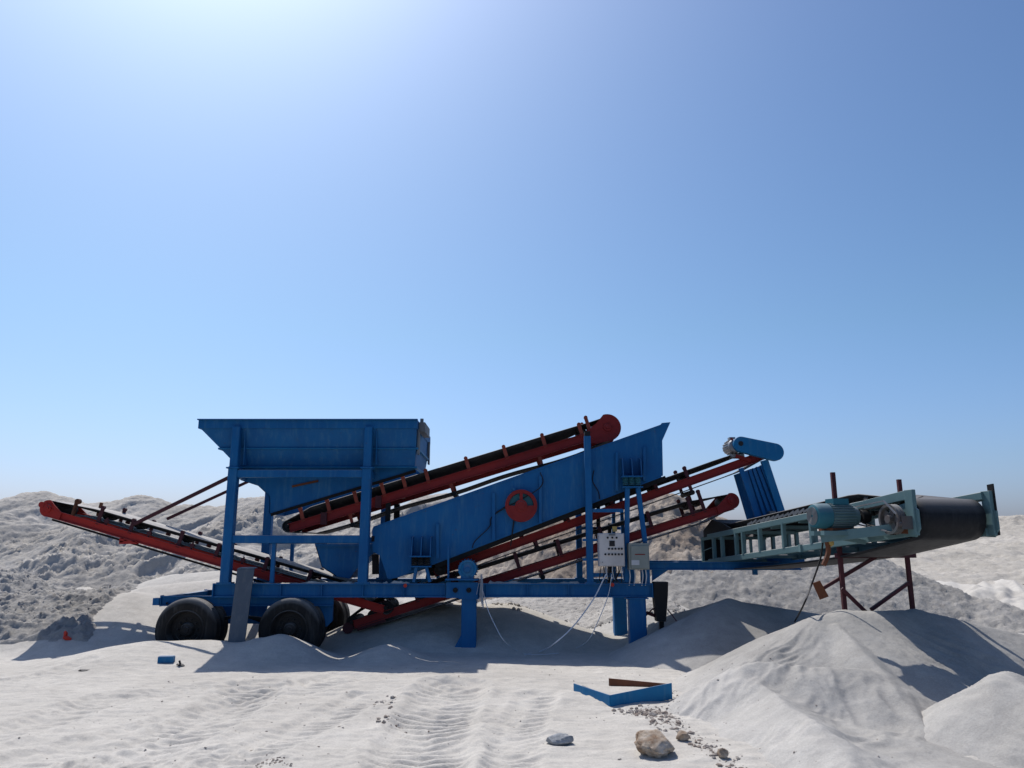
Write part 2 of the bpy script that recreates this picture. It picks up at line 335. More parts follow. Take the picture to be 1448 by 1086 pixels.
# ------------------------------------------------------------------ mesh building
ORI = {}
def tag(o, label=None, cat=None, group=None, kind=None):
    for k, v in (('label', label), ('category', cat), ('group', group), ('kind', kind)):
        if v: o[k] = v
    return o
def thing(name, label, cat, loc, group=None):
    o = bpy.data.objects.new(name, None); COL.objects.link(o); o.location = loc
    o.empty_display_size = .2; ORI[o.name] = Vector(loc)
    return tag(o, label, cat, group)
class MB:
    def __init__(s): s.v = []; s.f = []
    def add(s, vs, fs):
        k = len(s.v); s.v += [Vector(v) for v in vs]; s.f += [tuple(i + k for i in f) for f in fs]; return s
    def prism(s, pts, ext):
        n = len(pts); e = Vector(ext)
        return s.add([Vector(p) for p in pts] + [Vector(p) + e for p in pts],
                     [tuple(range(n))[::-1], tuple(range(n, 2 * n))] + [(i, (i + 1) % n, n + (i + 1) % n, n + i) for i in range(n)])
    def ppoly(s, px, Y, t):
        """outline given in photo pixels on the plane at depth Y, t metres thick"""
        return s.prism([P(x, y, Y) for x, y in px], (0, t, 0))
    def box(s, c, d, R=None):
        c = Vector(c); hx, hy, hz = d[0] / 2, d[1] / 2, d[2] / 2
        vs = [Vector((i, j, k)) for i in (-hx, hx) for j in (-hy, hy) for k in (-hz, hz)]
        if R is not None: vs = [R @ v for v in vs]
        return s.add([c + v for v in vs], [(0, 1, 3, 2), (4, 6, 7, 5), (0, 4, 5, 1), (2, 3, 7, 6), (0, 2, 6, 4), (1, 5, 7, 3)])
    def bar(s, a, b, h, w, up=(0, 0, 1), c=0.0):
        """beam from a to b; h across 'up', w along the third axis; c chamfer"""
        a, b = Vector(a), Vector(b); u = (b - a).normalized()
        side = u.cross(Vector(up)); side = side.normalized() if side.length > 1e-5 else Vector((0, 1, 0))
        v = side.cross(u).normalized()
        if c:
            q = [(-w/2+c, -h/2), (w/2-c, -h/2), (w/2, -h/2+c), (w/2, h/2-c), (w/2-c, h/2), (-w/2+c, h/2), (-w/2, h/2-c), (-w/2, -h/2+c)]
        else:
            q = [(-w/2, -h/2), (w/2, -h/2), (w/2, h/2), (-w/2, h/2)]
        return s.prism([a + side * i + v * j for i, j in q], b - a)
    def ibeam(s, a, b, h, w, t=.014, up=(0, 0, 1)):
        a, b = Vector(a), Vector(b); u = (b - a).normalized()
        side = u.cross(Vector(up)).normalized(); v = side.cross(u).normalized(); k = t / 2
        q = [(-w/2, -h/2), (w/2, -h/2), (w/2, -h/2+t), (k, -h/2+t), (k, h/2-t), (w/2, h/2-t), (w/2, h/2), (-w/2, h/2), (-w/2, h/2-t), (-k, h/2-t), (-k, -h/2+t), (-w/2, -h/2+t)]
        return s.prism([a + side * i + v * j for i, j in q], b - a)
    def chan(s, a, b, h, w, t=.012, up=(0, 0, 1), flip=1):
        """C channel, web on the -side when flip=1"""
        a, b = Vector(a), Vector(b); u = (b - a).normalized()
        side = u.cross(Vector(up)).normalized() * flip; v = Vector(up) - u * u.dot(Vector(up)); v.normalize()
        q = [(0, -h/2), (w, -h/2), (w, -h/2+t), (t, -h/2+t), (t, h/2-t), (w, h/2-t), (w, h/2), (0, h/2)]
        return s.prism([a + side * i + v * j for i, j in q], b - a)
    def lathe(s, o, ax, prof, n=24):
        """profile of (distance along axis, radius)"""
        o = Vector(o); ax = Vector(ax).normalized()
        e1 = ax.orthogonal().normalized(); e2 = ax.cross(e1); vs = []; fs = []
        for a, r in prof:
            for i in range(n):
                t = 2 * math.pi * i / n; vs.append(o + ax * a + (e1 * math.cos(t) + e2 * math.sin(t)) * r)
        for j in range(len(prof) - 1):
            for i in range(n):
                fs.append((j * n + i, j * n + (i + 1) % n, (j + 1) * n + (i + 1) % n, (j + 1) * n + i))
        fs.append(tuple(range(n))[::-1]); fs.append(tuple((len(prof) - 1) * n + i for i in range(n)))
        return s.add(vs, fs)
    def ring(s, o, ax, prof, n=24):
        """closed profile swept round the axis (a torus-like solid)"""
        o = Vector(o); ax = Vector(ax).normalized(); e1 = ax.orthogonal().normalized(); e2 = ax.cross(e1); m = len(prof)
        vs = [o + ax * a + (e1 * math.cos(2*math.pi*i/n) + e2 * math.sin(2*math.pi*i/n)) * r for a, r in prof for i in range(n)]
        return s.add(vs, [(j * n + i, j * n + (i + 1) % n, ((j + 1) % m) * n + (i + 1) % n, ((j + 1) % m) * n + i) for j in range(m) for i in range(n)])
    def cyl(s, a, b, r, r1=None, n=16):
        a, b = Vector(a), Vector(b); return s.lathe(a, b - a, [(0, r), ((b - a).length, r if r1 is None else r1)], n)
    def path(s, pts, r, n=6):
        pts = [Vector(p) for p in pts]; vs = []; fs = []; pv = None
        for k, p in enumerate(pts):
            d = (pts[min(k + 1, len(pts) - 1)] - pts[max(k - 1, 0)]).normalized()
            e = pv - d * pv.dot(d) if pv is not None else d.orthogonal()
            e.normalize(); pv = e; f = d.cross(e)
            for i in range(n):
                t = 2 * math.pi * i / n; vs.append(p + (e * math.cos(t) + f * math.sin(t)) * r)
        for k in range(len(pts) - 1):
            for i in range(n): fs.append((k*n+i, k*n+(i+1) % n, (k+1)*n+(i+1) % n, (k+1)*n+i))
        fs.append(tuple(range(n))[::-1]); fs.append(tuple((len(pts)-1)*n+i for i in range(n)))
        return s.add(vs, fs)
    def islands(s):
        p = list(range(len(s.v)))
        def fd(a):
            while p[a] != a: p[a] = p[p[a]]; a = p[a]
            return a
        for f in s.f:
            for q in f[1:]: p[fd(q)] = fd(f[0])
        g = {}
        for f in s.f: g.setdefault(fd(f[0]), []).append(f)
        out = []
        for fs in g.values():
            ids = sorted({i for f in fs for i in f}); re_ = {i: k for k, i in enumerate(ids)}
            m = MB(); m.v = [s.v[i] for i in ids]; m.f = [tuple(re_[i] for i in f) for f in fs]; out.append(m)
        return out
    def each(s, name, mat, parent, **kw):
        for m in s.islands(): m.build(name, mat, parent, **kw)
    def build(s, name, mat, parent=None, smooth=True, bevel=0, label=None, solid=0, origin=None):
        me = bpy.data.meshes.new(name)
        og = ORI[parent.name] if parent is not None else Vector(origin or (0, 0, 0))
        me.from_pydata([v - og for v in s.v], [], s.f)
        bm = bmesh.new(); bm.from_mesh(me); bmesh.ops.recalc_face_normals(bm, faces=bm.faces); bm.to_mesh(me); bm.free()
        me.materials.append(M[mat] if isinstance(mat, str) else mat)
        if smooth:
            me.polygons.foreach_set('use_smooth', [True] * len(me.polygons)); me.set_sharp_from_angle(angle=math.radians(35))
        o = bpy.data.objects.new(name, me); COL.objects.link(o)
        if parent is not None: o.parent = parent; ORI[o.name] = ORI[parent.name]
        else: o.location = og; ORI[o.name] = og
        if bevel:
            b = o.modifiers.new('bevel', 'BEVEL'); b.width = bevel; b.segments = 2; b.limit_method = 'ANGLE'
        if solid:
            b = o.modifiers.new('solid', 'SOLIDIFY'); b.thickness = solid; b.offset = 0
        if label: o['label'] = label
        return o
def curve_pts(pts, n=10):
    """Catmull-Rom through points"""
    p = [Vector(q) for q in pts]; p = [p[0]] + p + [p[-1]]; out = []
    for i in range(1, len(p) - 2):
        for k in range(n):
            t = k / n; a, b, c, d = p[i-1], p[i], p[i+1], p[i+2]
            out.append(.5 * ((2*b) + (c-a)*t + (2*a-5*b+4*c-d)*t*t + (3*b-a-3*c+d)*t*t*t))
    out.append(p[-2]); return out

# ------------------------------------------------------------------ terrain meshes
def grid_mesh(name, X, Y, Z, mat, cut=None, label=None):
    ny, nx = X.shape
    co = np.stack([X, Y, Z], -1).reshape(-1, 3).astype(np.float32)
    i = np.arange(ny * nx).reshape(ny, nx)
    q = np.stack([i[:-1, :-1], i[:-1, 1:], i[1:, 1:], i[1:, :-1]], -1).reshape(-1, 4)
    if cut is not None:
        k = cut.reshape(-1)[q].any(axis=1); q = q[k]
        used = np.zeros(ny * nx, bool); used[q.reshape(-1)] = True
        re = np.cumsum(used) - 1; co = co[used]; q = re[q]
    me = bpy.data.meshes.new(name)
    me.vertices.add(len(co)); me.vertices.foreach_set('co', co.reshape(-1))
    me.loops.add(len(q) * 4); me.loops.foreach_set('vertex_index', q.reshape(-1).astype(np.int32))
    me.polygons.add(len(q)); me.polygons.foreach_set('loop_start', np.arange(0, len(q) * 4, 4, dtype=np.int32))
    me.polygons.foreach_set('use_smooth', np.ones(len(q), bool))
    me.update(calc_edges=True); me.validate()
    me.materials.append(M[mat])
    o = bpy.data.objects.new(name, me); COL.objects.link(o)
    return tag(o, label, kind='structure')
ys = np.concatenate([np.linspace(-12, 4.4, 30)[:-1], np.linspace(4.4, 13, 420)[:-1], np.linspace(13, 20, 170)[:-1], 20 * (900 / 20) ** np.linspace(0, 1, 60)])
ss = np.linspace(-1, 1, 1000)
YY, SS = np.meshgrid(ys, ss, indexing='ij')
XX = SS * (np.maximum(YY, 3) * 1.05 + 4)
grid_mesh('ground', XX, YY, ground_h(XX, YY), 'ground')
def patch(name, x0, x1, y0, y1, st, fn, mat, lab=None, stx=None):
    xs = np.arange(x0, x1, stx or st); yy = np.arange(y0, y1, st)
    X, Y = np.meshgrid(xs, yy); Z = fn(X, Y)
    if name == 'sand_hill': Z = Z + np.random.RandomState(4).uniform(-1, 1, Z.shape) * .0014
    if name == 'hill' and fn.__name__ != 'bank_h': Z = Z + np.random.RandomState(2).uniform(-1, 1, Z.shape) * (.024 if st < .09 else .03)
    gz = ground_h(X, Y, False)
    return grid_mesh(name, X, Y, np.maximum(Z, gz - .4), mat, Z > gz - .10, lab)
def bank_h(x, y):
    m = bank_mask(x, y)
    t = .10 * np.clip(perlin(x * 2.4, y * 4.2), 0, 1) + .16 * np.clip(perlin(x * 5.5, y * 9 + 4), 0, 1) + .07 * np.abs(perlin(x * 12, y * 17)) + .05 * np.clip(perlin(x * 20, y * 24), 0, 1)
    return ground_h(x, y, False) + m * (.03 + t) - .12 * (1 - m)
def rubble_h(x, y):
    m = sstep(14.8, 15.1, y + .25 * perlin(x * 1.5, 3.3)) * sstep(17.7, 17.2, y) * sstep(-1.4, -1.0, x) * sstep(3.5, 3.1, x)
    return ground_h(x, y, False) + m * (.02 + .05 * np.clip(perlin(x * 9, y * 11), 0, 1) + .03 * np.clip(perlin(x * 19, y * 22), 0, 1)) - .12 * (1 - m)
patch('ground', -1.6, 3.7, 14.6, 17.9, .028, rubble_h, 'hill', 'strip of fine crushed stone behind the legs of the plant')
patch('hill', -17, -5.4, 11.7, 19, .028, bank_h, 'hillgrey', 'crusty bank of fine rubble at the foot of the long spoil hill')
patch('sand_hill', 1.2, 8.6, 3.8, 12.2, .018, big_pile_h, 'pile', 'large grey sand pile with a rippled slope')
patch('sand_hill', 3.0, 7.0, 4.0, 8.4, .018, bright_pile_h, 'pile_sunlit', 'small sunlit sand pile in front of the large one')
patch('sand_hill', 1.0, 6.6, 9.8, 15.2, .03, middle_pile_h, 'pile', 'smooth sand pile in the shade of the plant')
patch('hill', -34, 10, 17.6, 31, .055, left_hill_h, 'hill', 'long rough spoil hill of crushed grey stone behind the plant')
patch('hill', -2, 9, 14.8, 24, .045, brown_hill_h, 'hillbrown', 'brownish heap of stones behind the discharge conveyors')
patch('hill', .6, 14, 13.5, 23, .045, grey_hill_h, 'hillgrey', 'grey hill sloping down behind the teal conveyor')
patch('hill', 2, 75, 13.5, 56, .10, right_hill_h, 'hillfar', 'pale far hill beyond the grey one')
def surf(x, y):
    x = np.asarray(x, float); y = np.asarray(y, float)
    return np.maximum.reduce([ground_h(x, y), bank_h(x, y), big_pile_h(x, y), bright_pile_h(x, y), middle_pile_h(x, y)])
def surf1(x, y): return float(surf(np.array([x]), np.array([y]))[0])
def on_surf(px, py):
    """the point of the terrain seen at that place of the photo"""
    a, dy, dz = ray(px, py)
    t = np.linspace(4, 20, 3200); x = a * t; y = dy * t; z = CZ + dz * t
    k = np.argmax(z < surf(x, y)); return Vector((x[k], y[k], float(surf(x[k:k+1], y[k:k+1])[0])))

# ------------------------------------------------------------------ stones
def ico(r, c, sq, rot, sub_noise=.25, sub=1):
    bm = bmesh.new(); bmesh.ops.create_icosphere(bm, subdivisions=sub, radius=1)
    vs = []
    R = Matrix.Rotation(rot[0], 3, 'X') @ Matrix.Rotation(rot[1], 3, 'Y') @ Matrix.Rotation(rot[2], 3, 'Z')
    for v in bm.verts:
        p = v.co * (1 + random.uniform(-sub_noise, sub_noise)); p = Vector((p.x * sq[0], p.y * sq[1], p.z * sq[2]))
        vs.append(Vector(c) + (R @ p) * r)
    fs = [tuple(v.index for v in f.verts) for f in bm.faces]; bm.free()
    return vs, fs
ICOF = None
def gravel(name, spots, label, mat='gravel'):
    """spots: (x, y, r); many loose stones in one mesh, numpy built"""
    bm = bmesh.new(); bmesh.ops.create_icosphere(bm, subdivisions=1, radius=1)
    bv = np.array([v.co[:] for v in bm.verts]); bf = [tuple(v.index for v in f.verts) for f in bm.faces]; bm.free()
    sp_ = np.array(spots); zs = surf(sp_[:, 0], sp_[:, 1]); V = []; Fc = []
    rg = np.random.RandomState(5)
    for i, (x, y, r) in enumerate(sp_):
        p = bv * (1 + rg.uniform(-.28, .28, (len(bv), 1))) * rg.uniform(.6, 1.25, 3)
        a = rg.rand() * 6.28; c_, s_ = math.cos(a), math.sin(a)
        p = np.stack([p[:, 0] * c_ - p[:, 1] * s_, p[:, 0] * s_ + p[:, 1] * c_, p[:, 2] * .8], 1) * r
        V += (p + [x, y, zs[i] + r * .02]).tolist(); Fc += [tuple(j + i * len(bv) for j in f) for f in bf]
    m = MB(); m.v = [Vector(v) for v in V]; m.f = Fc
    o = m.build(name, mat, smooth=False); return tag(o, label, 'gravel', kind='stuff')
sp1 = []
def scatter(n, x0, x1, y0, y1, r0, r1, f=None):
    out = []
    while len(out) < n:
        x = random.uniform(x0, x1); y = random.uniform(y0, y1)
        if f and not f(x, y): continue
        out.append((x, y, r0 + (r1 - r0) * random.random() ** 3))
    return out
def along(pts, n, w, r0, r1):
    out = []; pt = [on_surf(*p) for p in pts]
    for _ in range(n):
        k = random.randrange(len(pt) - 1); t = random.random(); q = pt[k].lerp(pt[k+1], t)
        out.append((q.x + random.gauss(0, w), q.y + random.gauss(0, w), r0 + (r1 - r0) * random.random() ** 3))
    return out
gravel('gravel', along([(905, 1000), (945, 1020), (985, 1050), (1040, 1086), (1060, 1110)], 260, .06, .005, .032) + along([(930, 1005), (935, 1030)], 90, .07, .006, .03)
       + along([(955, 975), (948, 1005), (985, 1045), (1040, 1080)], 160, .05, .004, .016) + along([(360, 1082), (400, 1080)], 70, .05, .005, .018) + scatter(420, -4.5, 3.0, 5.6, 10.8, .004, .014) + along([(880, 1006), (900, 1010), (935, 1000)], 140, .06, .006, .03)
       + along([(545, 985), (555, 1010), (560, 1035)], 60, .08, .006, .03), 'brown and grey pebbles strewn over the pale dust')
gravel('gravel', scatter(6500, -1.3, 3.3, 14.9, 17.6, .010, .038) + scatter(2200, -14, -6.0, 12.9, 17.5, .008, .024, lambda x, y: x + .27 * (y - 12.3) < -6.7) + along([(700, 856), (860, 852)], 500, .25, .015, .05)
       , 'coarse crushed stone lying behind the screening plant', 'gravelpale')
print('terrain ok')
# ================================================================== SCREENING PLANT
YF, YB = 12.5, 14.45       # centre planes of the two side frames
def Wp(px, py, Y): return P(px, py, Y)
def xof(px, py, Y=YF): return P(px, py, Y).x
def zof(py, Y=YF, px=724): return P(px, py, Y).z
ZT, ZB = zof(825), zof(844.5)          # top and bottom of the main beam
plant = thing('mobile_screening_plant', 'blue steel chassis on truck wheels, legs and posts, carrying the hopper and screen', 'screening plant', (0, YF + .9, 0))
XL, XR = xof(304, 835), xof(921, 835)
for Y in (YF, YB):
    mb = MB(); mb.ibeam((XL, Y, (ZT + ZB) / 2), (XR, Y, (ZT + ZB) / 2), ZT - ZB, .13, .018)
    for px in range(340, 921, 58):     # web stiffeners
        x = xof(px, 835); mb.box((x, Y, (ZT + ZB) / 2), (.012, .118, ZT - ZB - .04))
    mb.box((XL - .008, Y, (ZT + ZB) / 2), (.016, .16, ZT - ZB + .01)); mb.box((XR + .008, Y, (ZT + ZB) / 2), (.016, .16, ZT - ZB + .01))
    mb.build('side_beam', 'blue', plant)
mb = MB()
for px in (315, 512, 833, 915):
    x = xof(px, 835); mb.box((x, (YF + YB) / 2, ZB + .07), (.10, YB - YF - .14, .09))
mb.each('cross_member', 'blue', plant)
# rear bogie frame
z0 = zof(850); 
for Y in (YF + .09, YB - .09):
    mb = MB(); mb.chan((xof(226, 850), Y, z0), (xof(470, 850), Y, z0), .155, .07, .014, flip=1)
    mb.box((xof(226, 850) - .01, Y, z0), (.02, .1, .17))
    mb.build('bogie_beam', 'blue', plant)
mb = MB(); xa = xof(228, 850)
mb.box((xa, (YF + YB) / 2, z0), (.09, YB - YF - .3, .13))
mb.box((xa - .09, YF + .06, z0 - .01), (.10, .10, .11)); mb.build('rear_bumper', 'blue', plant)
mb = MB()
for px in (236, 246, 256): mb.cyl(P(px, 853, YF - .02), P(px, 853, YF + .06), .018, n=8)
mb.each('tail_light', 'blacksteel', plant)
# springs, hangers, axles
for Y in (YF + .20, YB - .20):
    mb = MB()
    for (a, b) in ((262, 340), (340, 418)):
        A, B = P(a, 870, Y), P(b, 870, Y)
        for k in range(6):
            h = .045 * k; ins = .07 * k
            p0 = A + Vector((ins, 0, -.02 * k)); p1 = B - Vector((ins, 0, .02 * k))
            m_ = (p0 + p1) / 2 + Vector((0, 0, -.05 - .002 * k))
            mb.bar(p0, m_, .018, .08); mb.bar(m_, p1, .018, .08)
    mb.build('leaf_spring', 'blacksteel', plant)
    mb = MB()
    for px in (262, 340, 418):
        c_ = P(px, 862, Y); mb.prism([c_ + Vector(v) for v in ((-.13, -.03, .12), (.13, -.03, .12), (.06, -.03, -.12), (-.06, -.03, -.12))], (0, .06, 0))
    mb.each('spring_hanger', 'blue', plant)
mb = MB(); mb.ppoly([(443, 845), (471, 845), (470, 878), (462, 886), (446, 886)], YF + .14, .05); mb.ppoly([(313, 857), (378, 857), (372, 882), (320, 882)], YF + .55, .03)
mb.each('hanger_plate', 'blue', plant)
YW = 12.36
def tyre(c, w=.27, R=.475):
    mb = MB(); prof = [(-w/2+.02, .29), (-w/2, .33), (-w/2-.008, .385), (-w/2+.01, .44), (-w/2+.035, R - .008)]
    n = 5; xs_ = [(-w/2 + .04) + (w - .08) * i / (n * 2) for i in range(n * 2 + 1)]
    for i, x_ in enumerate(xs_): prof.append((x_, R if i % 2 == 0 else R)); 
    # circumferential grooves
    pr2 = prof[:5]
    for i in range(4):
        a = -w/2 + .04 + (w - .08) * (i + .0) / 4; b = -w/2 + .04 + (w - .08) * (i + 1) / 4
        pr2 += [(a + .006, R), (b - .006, R)]
        if i < 3: pr2 += [(b - .005, R - .014), (b + .005, R - .014)]
    prof = pr2 + [(w/2-.035, R - .008), (w/2-.01, .44), (w/2+.008, .385), (w/2, .33), (w/2-.02, .29)]
    prof += [(w/2 - .03, .285), (-w/2 + .03, .285)]
    mb.ring(c, (0, 1, 0), prof, 56); return mb
def rim(c):
    mb = MB()
    mb.ring(c, (0, 1, 0), [(-.125, .30), (-.135, .285), (-.12, .275), (-.02, .255), (.11, .262), (.13, .29), (.10, .287), (-.02, .27)], 40)
    mb.lathe(Vector(c), (0, 1, 0), [(-.01, .256), (-.02, .20), (.015, .16), (.015, .0)], 32)
    for k in range(10):
        t = k * math.pi / 5; d = Vector((math.cos(t), 0, math.sin(t)))
        mb.cyl(Vector(c) + d * .15 + Vector((0, .0, 0)), Vector(c) + d * .15 - Vector((0, .045, 0)), .016, n=6)
        d2 = Vector((math.cos(t + .3), 0, math.sin(t + .3)))
    mb.lathe(Vector(c) + Vector((0, .01, 0)), (0, -1, 0), [(0, .11), (.06, .105), (.09, .085), (.10, .05), (.12, .045), (.12, .0)], 24)
    return mb
def wheel(c, lab=None):
    c = Vector(c); w = bpy.data.objects.new('wheel', None); COL.objects.link(w); w.parent = plant; ORI[w.name] = ORI[plant.name]
    if lab: w['label'] = lab
    tyre(c).build('tyre', 'tyre', w); rim(c).build('rim', 'rim', w)
for px in (266, 411):
    c = P(px, 890, YW)
    wheel(c); wheel((c.x, YW + .32, c.z)); wheel((c.x, YB - .02, c.z)); wheel((c.x, YB - .34, c.z))
    mb = MB(); mb.cyl((c.x, YW, c.z), (c.x, YB, c.z), .07, n=14); mb.lathe((c.x, YW + .9, c.z), (0, 1, 0), [(-.14, .07), (-.1, .16), (0, .19), (.1, .16), (.14, .07)], 18)
    mb.build('axle', 'blacksteel', plant)
# legs
def leg(px, pyb, Y, w=.24, wedge=0):
    x = xof(px, 850, Y) ; zb = surf1(x, Y) - .12
    mb = MB(); mb.bar((x, Y, ZB - .003), (x, Y, zb), .22, w, up=(0, 1, 0), c=.012)
    mb.box((x, Y, ZB - .014), (w + .08, .26, .018))
    if wedge:
        mb.prism([(x - w/2 - .11, Y - .10, zb + .06), (x - w/2, Y - .10, zb + .06), (x - w/2, Y - .10, zb + .26)], (0, .2, 0))
    return mb.build('leg', 'blue', plant)
leg(663.5, 922, YF, .235, 1); leg(900, 918, YF, .265)
leg(876, 890, YB, .235); leg(666, 890, YB, .235)
# posts
def post(pxt, pyt, Y, w, zb, name='post', d=None, mat='blue'):
    x = xof(pxt, pyt, Y); zt = P(pxt, pyt, Y).z
    mb = MB(); mb.bar((x, Y, zb), (x, Y, zt), d or w, w, up=(0, 1, 0), c=.01)
    return mb, x, zt
def mkpost(px, pyt, pym, Y, w0, w1):
    """post in two lengths joined by a flange"""
    mb, x, zt = post(px, pyt, Y, w1, zof(pym, Y)); zm = zof(pym, Y)
    mb.bar((x, Y, ZT + .002), (x, Y, zm - .003), w0, w0, up=(0, 1, 0), c=.01)
    mb.box((x, Y, zm - .004), (w0 + .07, w0 + .07, .022)); mb.box((x, Y, ZT + .012), (w0 + .08, w0 + .06, .018))
    for i in (-1, 1):
        mb.cyl((x + i * (w0/2 + .02), Y - w0/2 - .005, zm - .03), (x + i * (w0/2 + .02), Y - w0/2 - .005, zm + .03), .012, n=6)
    mb.build('post', 'blue', plant); return x
XP1 = mkpost(329.5, 664, 664, YF, .165, .135) if False else None
def px_at(x, py, Y):   # pixel column of a world x
    return x
xp1 = P(319.5, 815, YF).x; xp2 = P(513.5, 815, YF).x
def post2(x, ytop, ymid, Y, w0=.150, w1=.130, top=True):
    mb = MB(); zm = P(724, ymid, Y).z; zt = P(724, ytop, Y).z
    mb.bar((x, Y, ZT + .022), (x, Y, zm - .012), w0, w0, up=(0, 1, 0), c=.010)
    if top: mb.bar((x, Y, zm + .012), (x, Y, zt), w1, w1, up=(0, 1, 0), c=.010)
    mb.box((x, Y, zm), (w0 + .05, w0 + .05, .022)); mb.box((x, Y, ZT + .011), (w0 + .09, w0 + .0, .020))
    for i in (-1, 1): mb.cyl((x + i * (w0/2 + .012), Y, zm - .03), (x + i * (w0/2 + .012), Y, zm + .03), .010, n=6)
    return mb.build('post', 'blue', plant)
for Y in (YF, YB):
    post2(xp1, 604, 662, Y); post2(xp2, 604, 662, Y)
for (py, h) in ((670, .125), (762.5, .125)):
    for Y in (YF, YB):
        mb = MB(); z = P(724, py, Y).z if Y == YF else P(724, py, YF).z
        mb.bar((xp1 + .078, Y, z), (xp2 - .078, Y, z), h, .11, c=.008); mb.build('rail', 'blue', plant)
mb = MB()
for x in (xp1, xp2):
    z = P(724, 670, YF).z; mb.bar((x, YF + .08, z), (x, YB - .08, z), .11, .09)
mb.each('cross_rail', 'blue', plant)
mb = MB()
for px, Y in ((386, YF + .02), (412, YB)):
    x = P(px, 800, Y).x; mb.bar((x, Y, ZT), (x, Y, P(724, 762.5, YF).z - .065), .06, .06, up=(0, 1, 0))
mb.each('strut', 'blue', plant)
# right-hand post carrying the upper conveyor, and its cage
xr = P(834.5, 815, YF).x; zt = P(832, 617, YF).z
for Y in (YF, YB):
    mb = MB(); mb.bar((xr, Y, ZT + .002), (xr, Y, zt if Y == YF else zt - .9), .105, .108, up=(0, 1, 0), c=.008); mb.box((xr, Y, ZT + .012), (.17, .14, .02))
    mb.build('post', 'blue', plant)
mb = MB(); mb.box((xr, YF + .02, zt + .04), (.09, .16, .075)); mb.build('post_cap', 'blacksteel', plant)
mb = MB(); z = P(860, 722, YF).z; x2 = P(884, 720, YF).x
mb.bar((xr + .05, YF, z), (x2 - .035, YF, z), .055, .05); z = P(860, 813, YF).z; mb.bar((xr + .05, YF, z), (x2 - .035, YF, z), .06, .05)
z = P(860, 747, YB).z; mb.bar((xr + .05, YB, z), (x2 + .2, YB, z), .05, .05)
mb.each('tie_bar', 'blue', plant)
# A stands below the screen's spring seats
def stand(pts, Y, name='spring_stand'):
    mb = MB()
    for a, b, w in pts: mb.bar(P(*a, Y), P(*b, Y), .07, w, up=(0, 1, 0), c=.006)
    return mb
mb = stand([((887, 690), (886, 823), .075), ((902, 690), (912, 766), .075)], YF - .02); mb.box(P(894, 689, YF - .02), (.33, .16, .02))
a = P(912, 766, YF); mb.bar(a, (a.x + .02, YF, ZT), .07, .06, up=(0, 1, 0)); mb.build('spring_stand', 'blue', plant)
mb = stand([((589, 802), (585, 823), .05), ((603, 802), (608, 823), .05)], YF); mb.box(P(596, 801, YF), (.32, .16, .02)); mb.build('spring_stand', 'blue', plant)
xq = P(894, 689, YF).x; zq = P(894, 689, YF).z
for (x_, z_) in ((xq, zq), (P(596, 801, YF).x, P(596, 801, YF).z)):
    mb = MB(); mb.bar((x_ - .1, YB - .12, ZT), (x_ - .07, YB - .12, z_), .07, .06, up=(0, 1, 0)); mb.bar((x_ + .1, YB - .12, ZT), (x_ + .07, YB - .12, z_), .07, .06, up=(0, 1, 0))
    mb.box((x_, YB - .12, z_), (.33, .16, .02)); mb.build('spring_stand', 'blue', plant)
# gooseneck
zg = P(1020, 800.5, YF + .1).z
for Y in (YF + .15, YB - .25):
    mb = MB(); mb.ibeam((P(912, 800, YF).x, Y, zg), (P(1132, 800, YF + .15).x, Y, zg), .125, .11, .014)
    mb.bar((P(914, 800, YF).x, Y, zg - .06), (P(914, 800, YF).x, Y, ZT - .05), .10, .14, up=(0, 1, 0))
    mb.ppoly([(922, 806), (945, 806), (922, 822)], Y, .02)
    mb.build('gooseneck_beam', 'blue', plant)
mb = MB(); mb.box((P(1120, 789, YF).x, YF + .6, zg + .105), (.36, 1.3, .08)); mb.box((P(1073, 809, YF).x, YF + .2, zg - .10), (.07, .07, .08))
for px in (985, 1060, 1125): mb.box((P(px, 800, YF).x, (YF + YB) / 2 - .05, zg), (.08, YB - YF - .5, .08))
mb.each('coupling_plate', 'blue', plant)
# small fittings on the beam
mb = MB(); mb.cyl(P(573, 828, YF - .09), P(573, 828, YF), .03, n=10); mb.cyl(P(866, 827, YF - .09), P(866, 827, YF), .03, n=10); mb.each('reflector', 'redplastic', plant)

def ledge_sand(pts, w, parent, hmax=.05, seed=0):
    rg = random.Random(seed); m_ = MB(); N_ = 40; a, b = Vector(pts[0]), Vector(pts[1]); d_ = (b - a) / N_; sd_ = Vector((0, w / 2, 0))
    hs_ = [max(.002, hmax * (.5 + 1.3 * float(perlin(np.array([i * .23 + seed * 7.1]), np.array([.5]))[0]) + rg.uniform(-.15, .15))) for i in range(N_ + 1)]
    hs_[0] = hs_[-1] = .001
    for i in range(N_ + 1):
        p_ = a + d_ * i; k_ = rg.uniform(.7, 1)
        m_.v += [p_ - sd_ * k_, p_ - sd_ * .4 + Vector((0, 0, hs_[i] * .8)), p_ + sd_ * .3 + Vector((0, 0, hs_[i])), p_ + sd_]
    for i in range(N_):
        for j in range(3): m_.f.append((4*i+j, 4*i+j+1, 4*i+j+5, 4*i+j+4))
    o_ = m_.build('settled_sand', 'ground', parent); return o_
for k, (p0, p1) in enumerate(((345, 500), (520, 580), (690, 820))):
    ledge_sand(((P(p0, 825, YF).x, YF, ZT + .001), (P(p1, 825, YF).x, YF, ZT + .001)), .12, plant, .045, k)
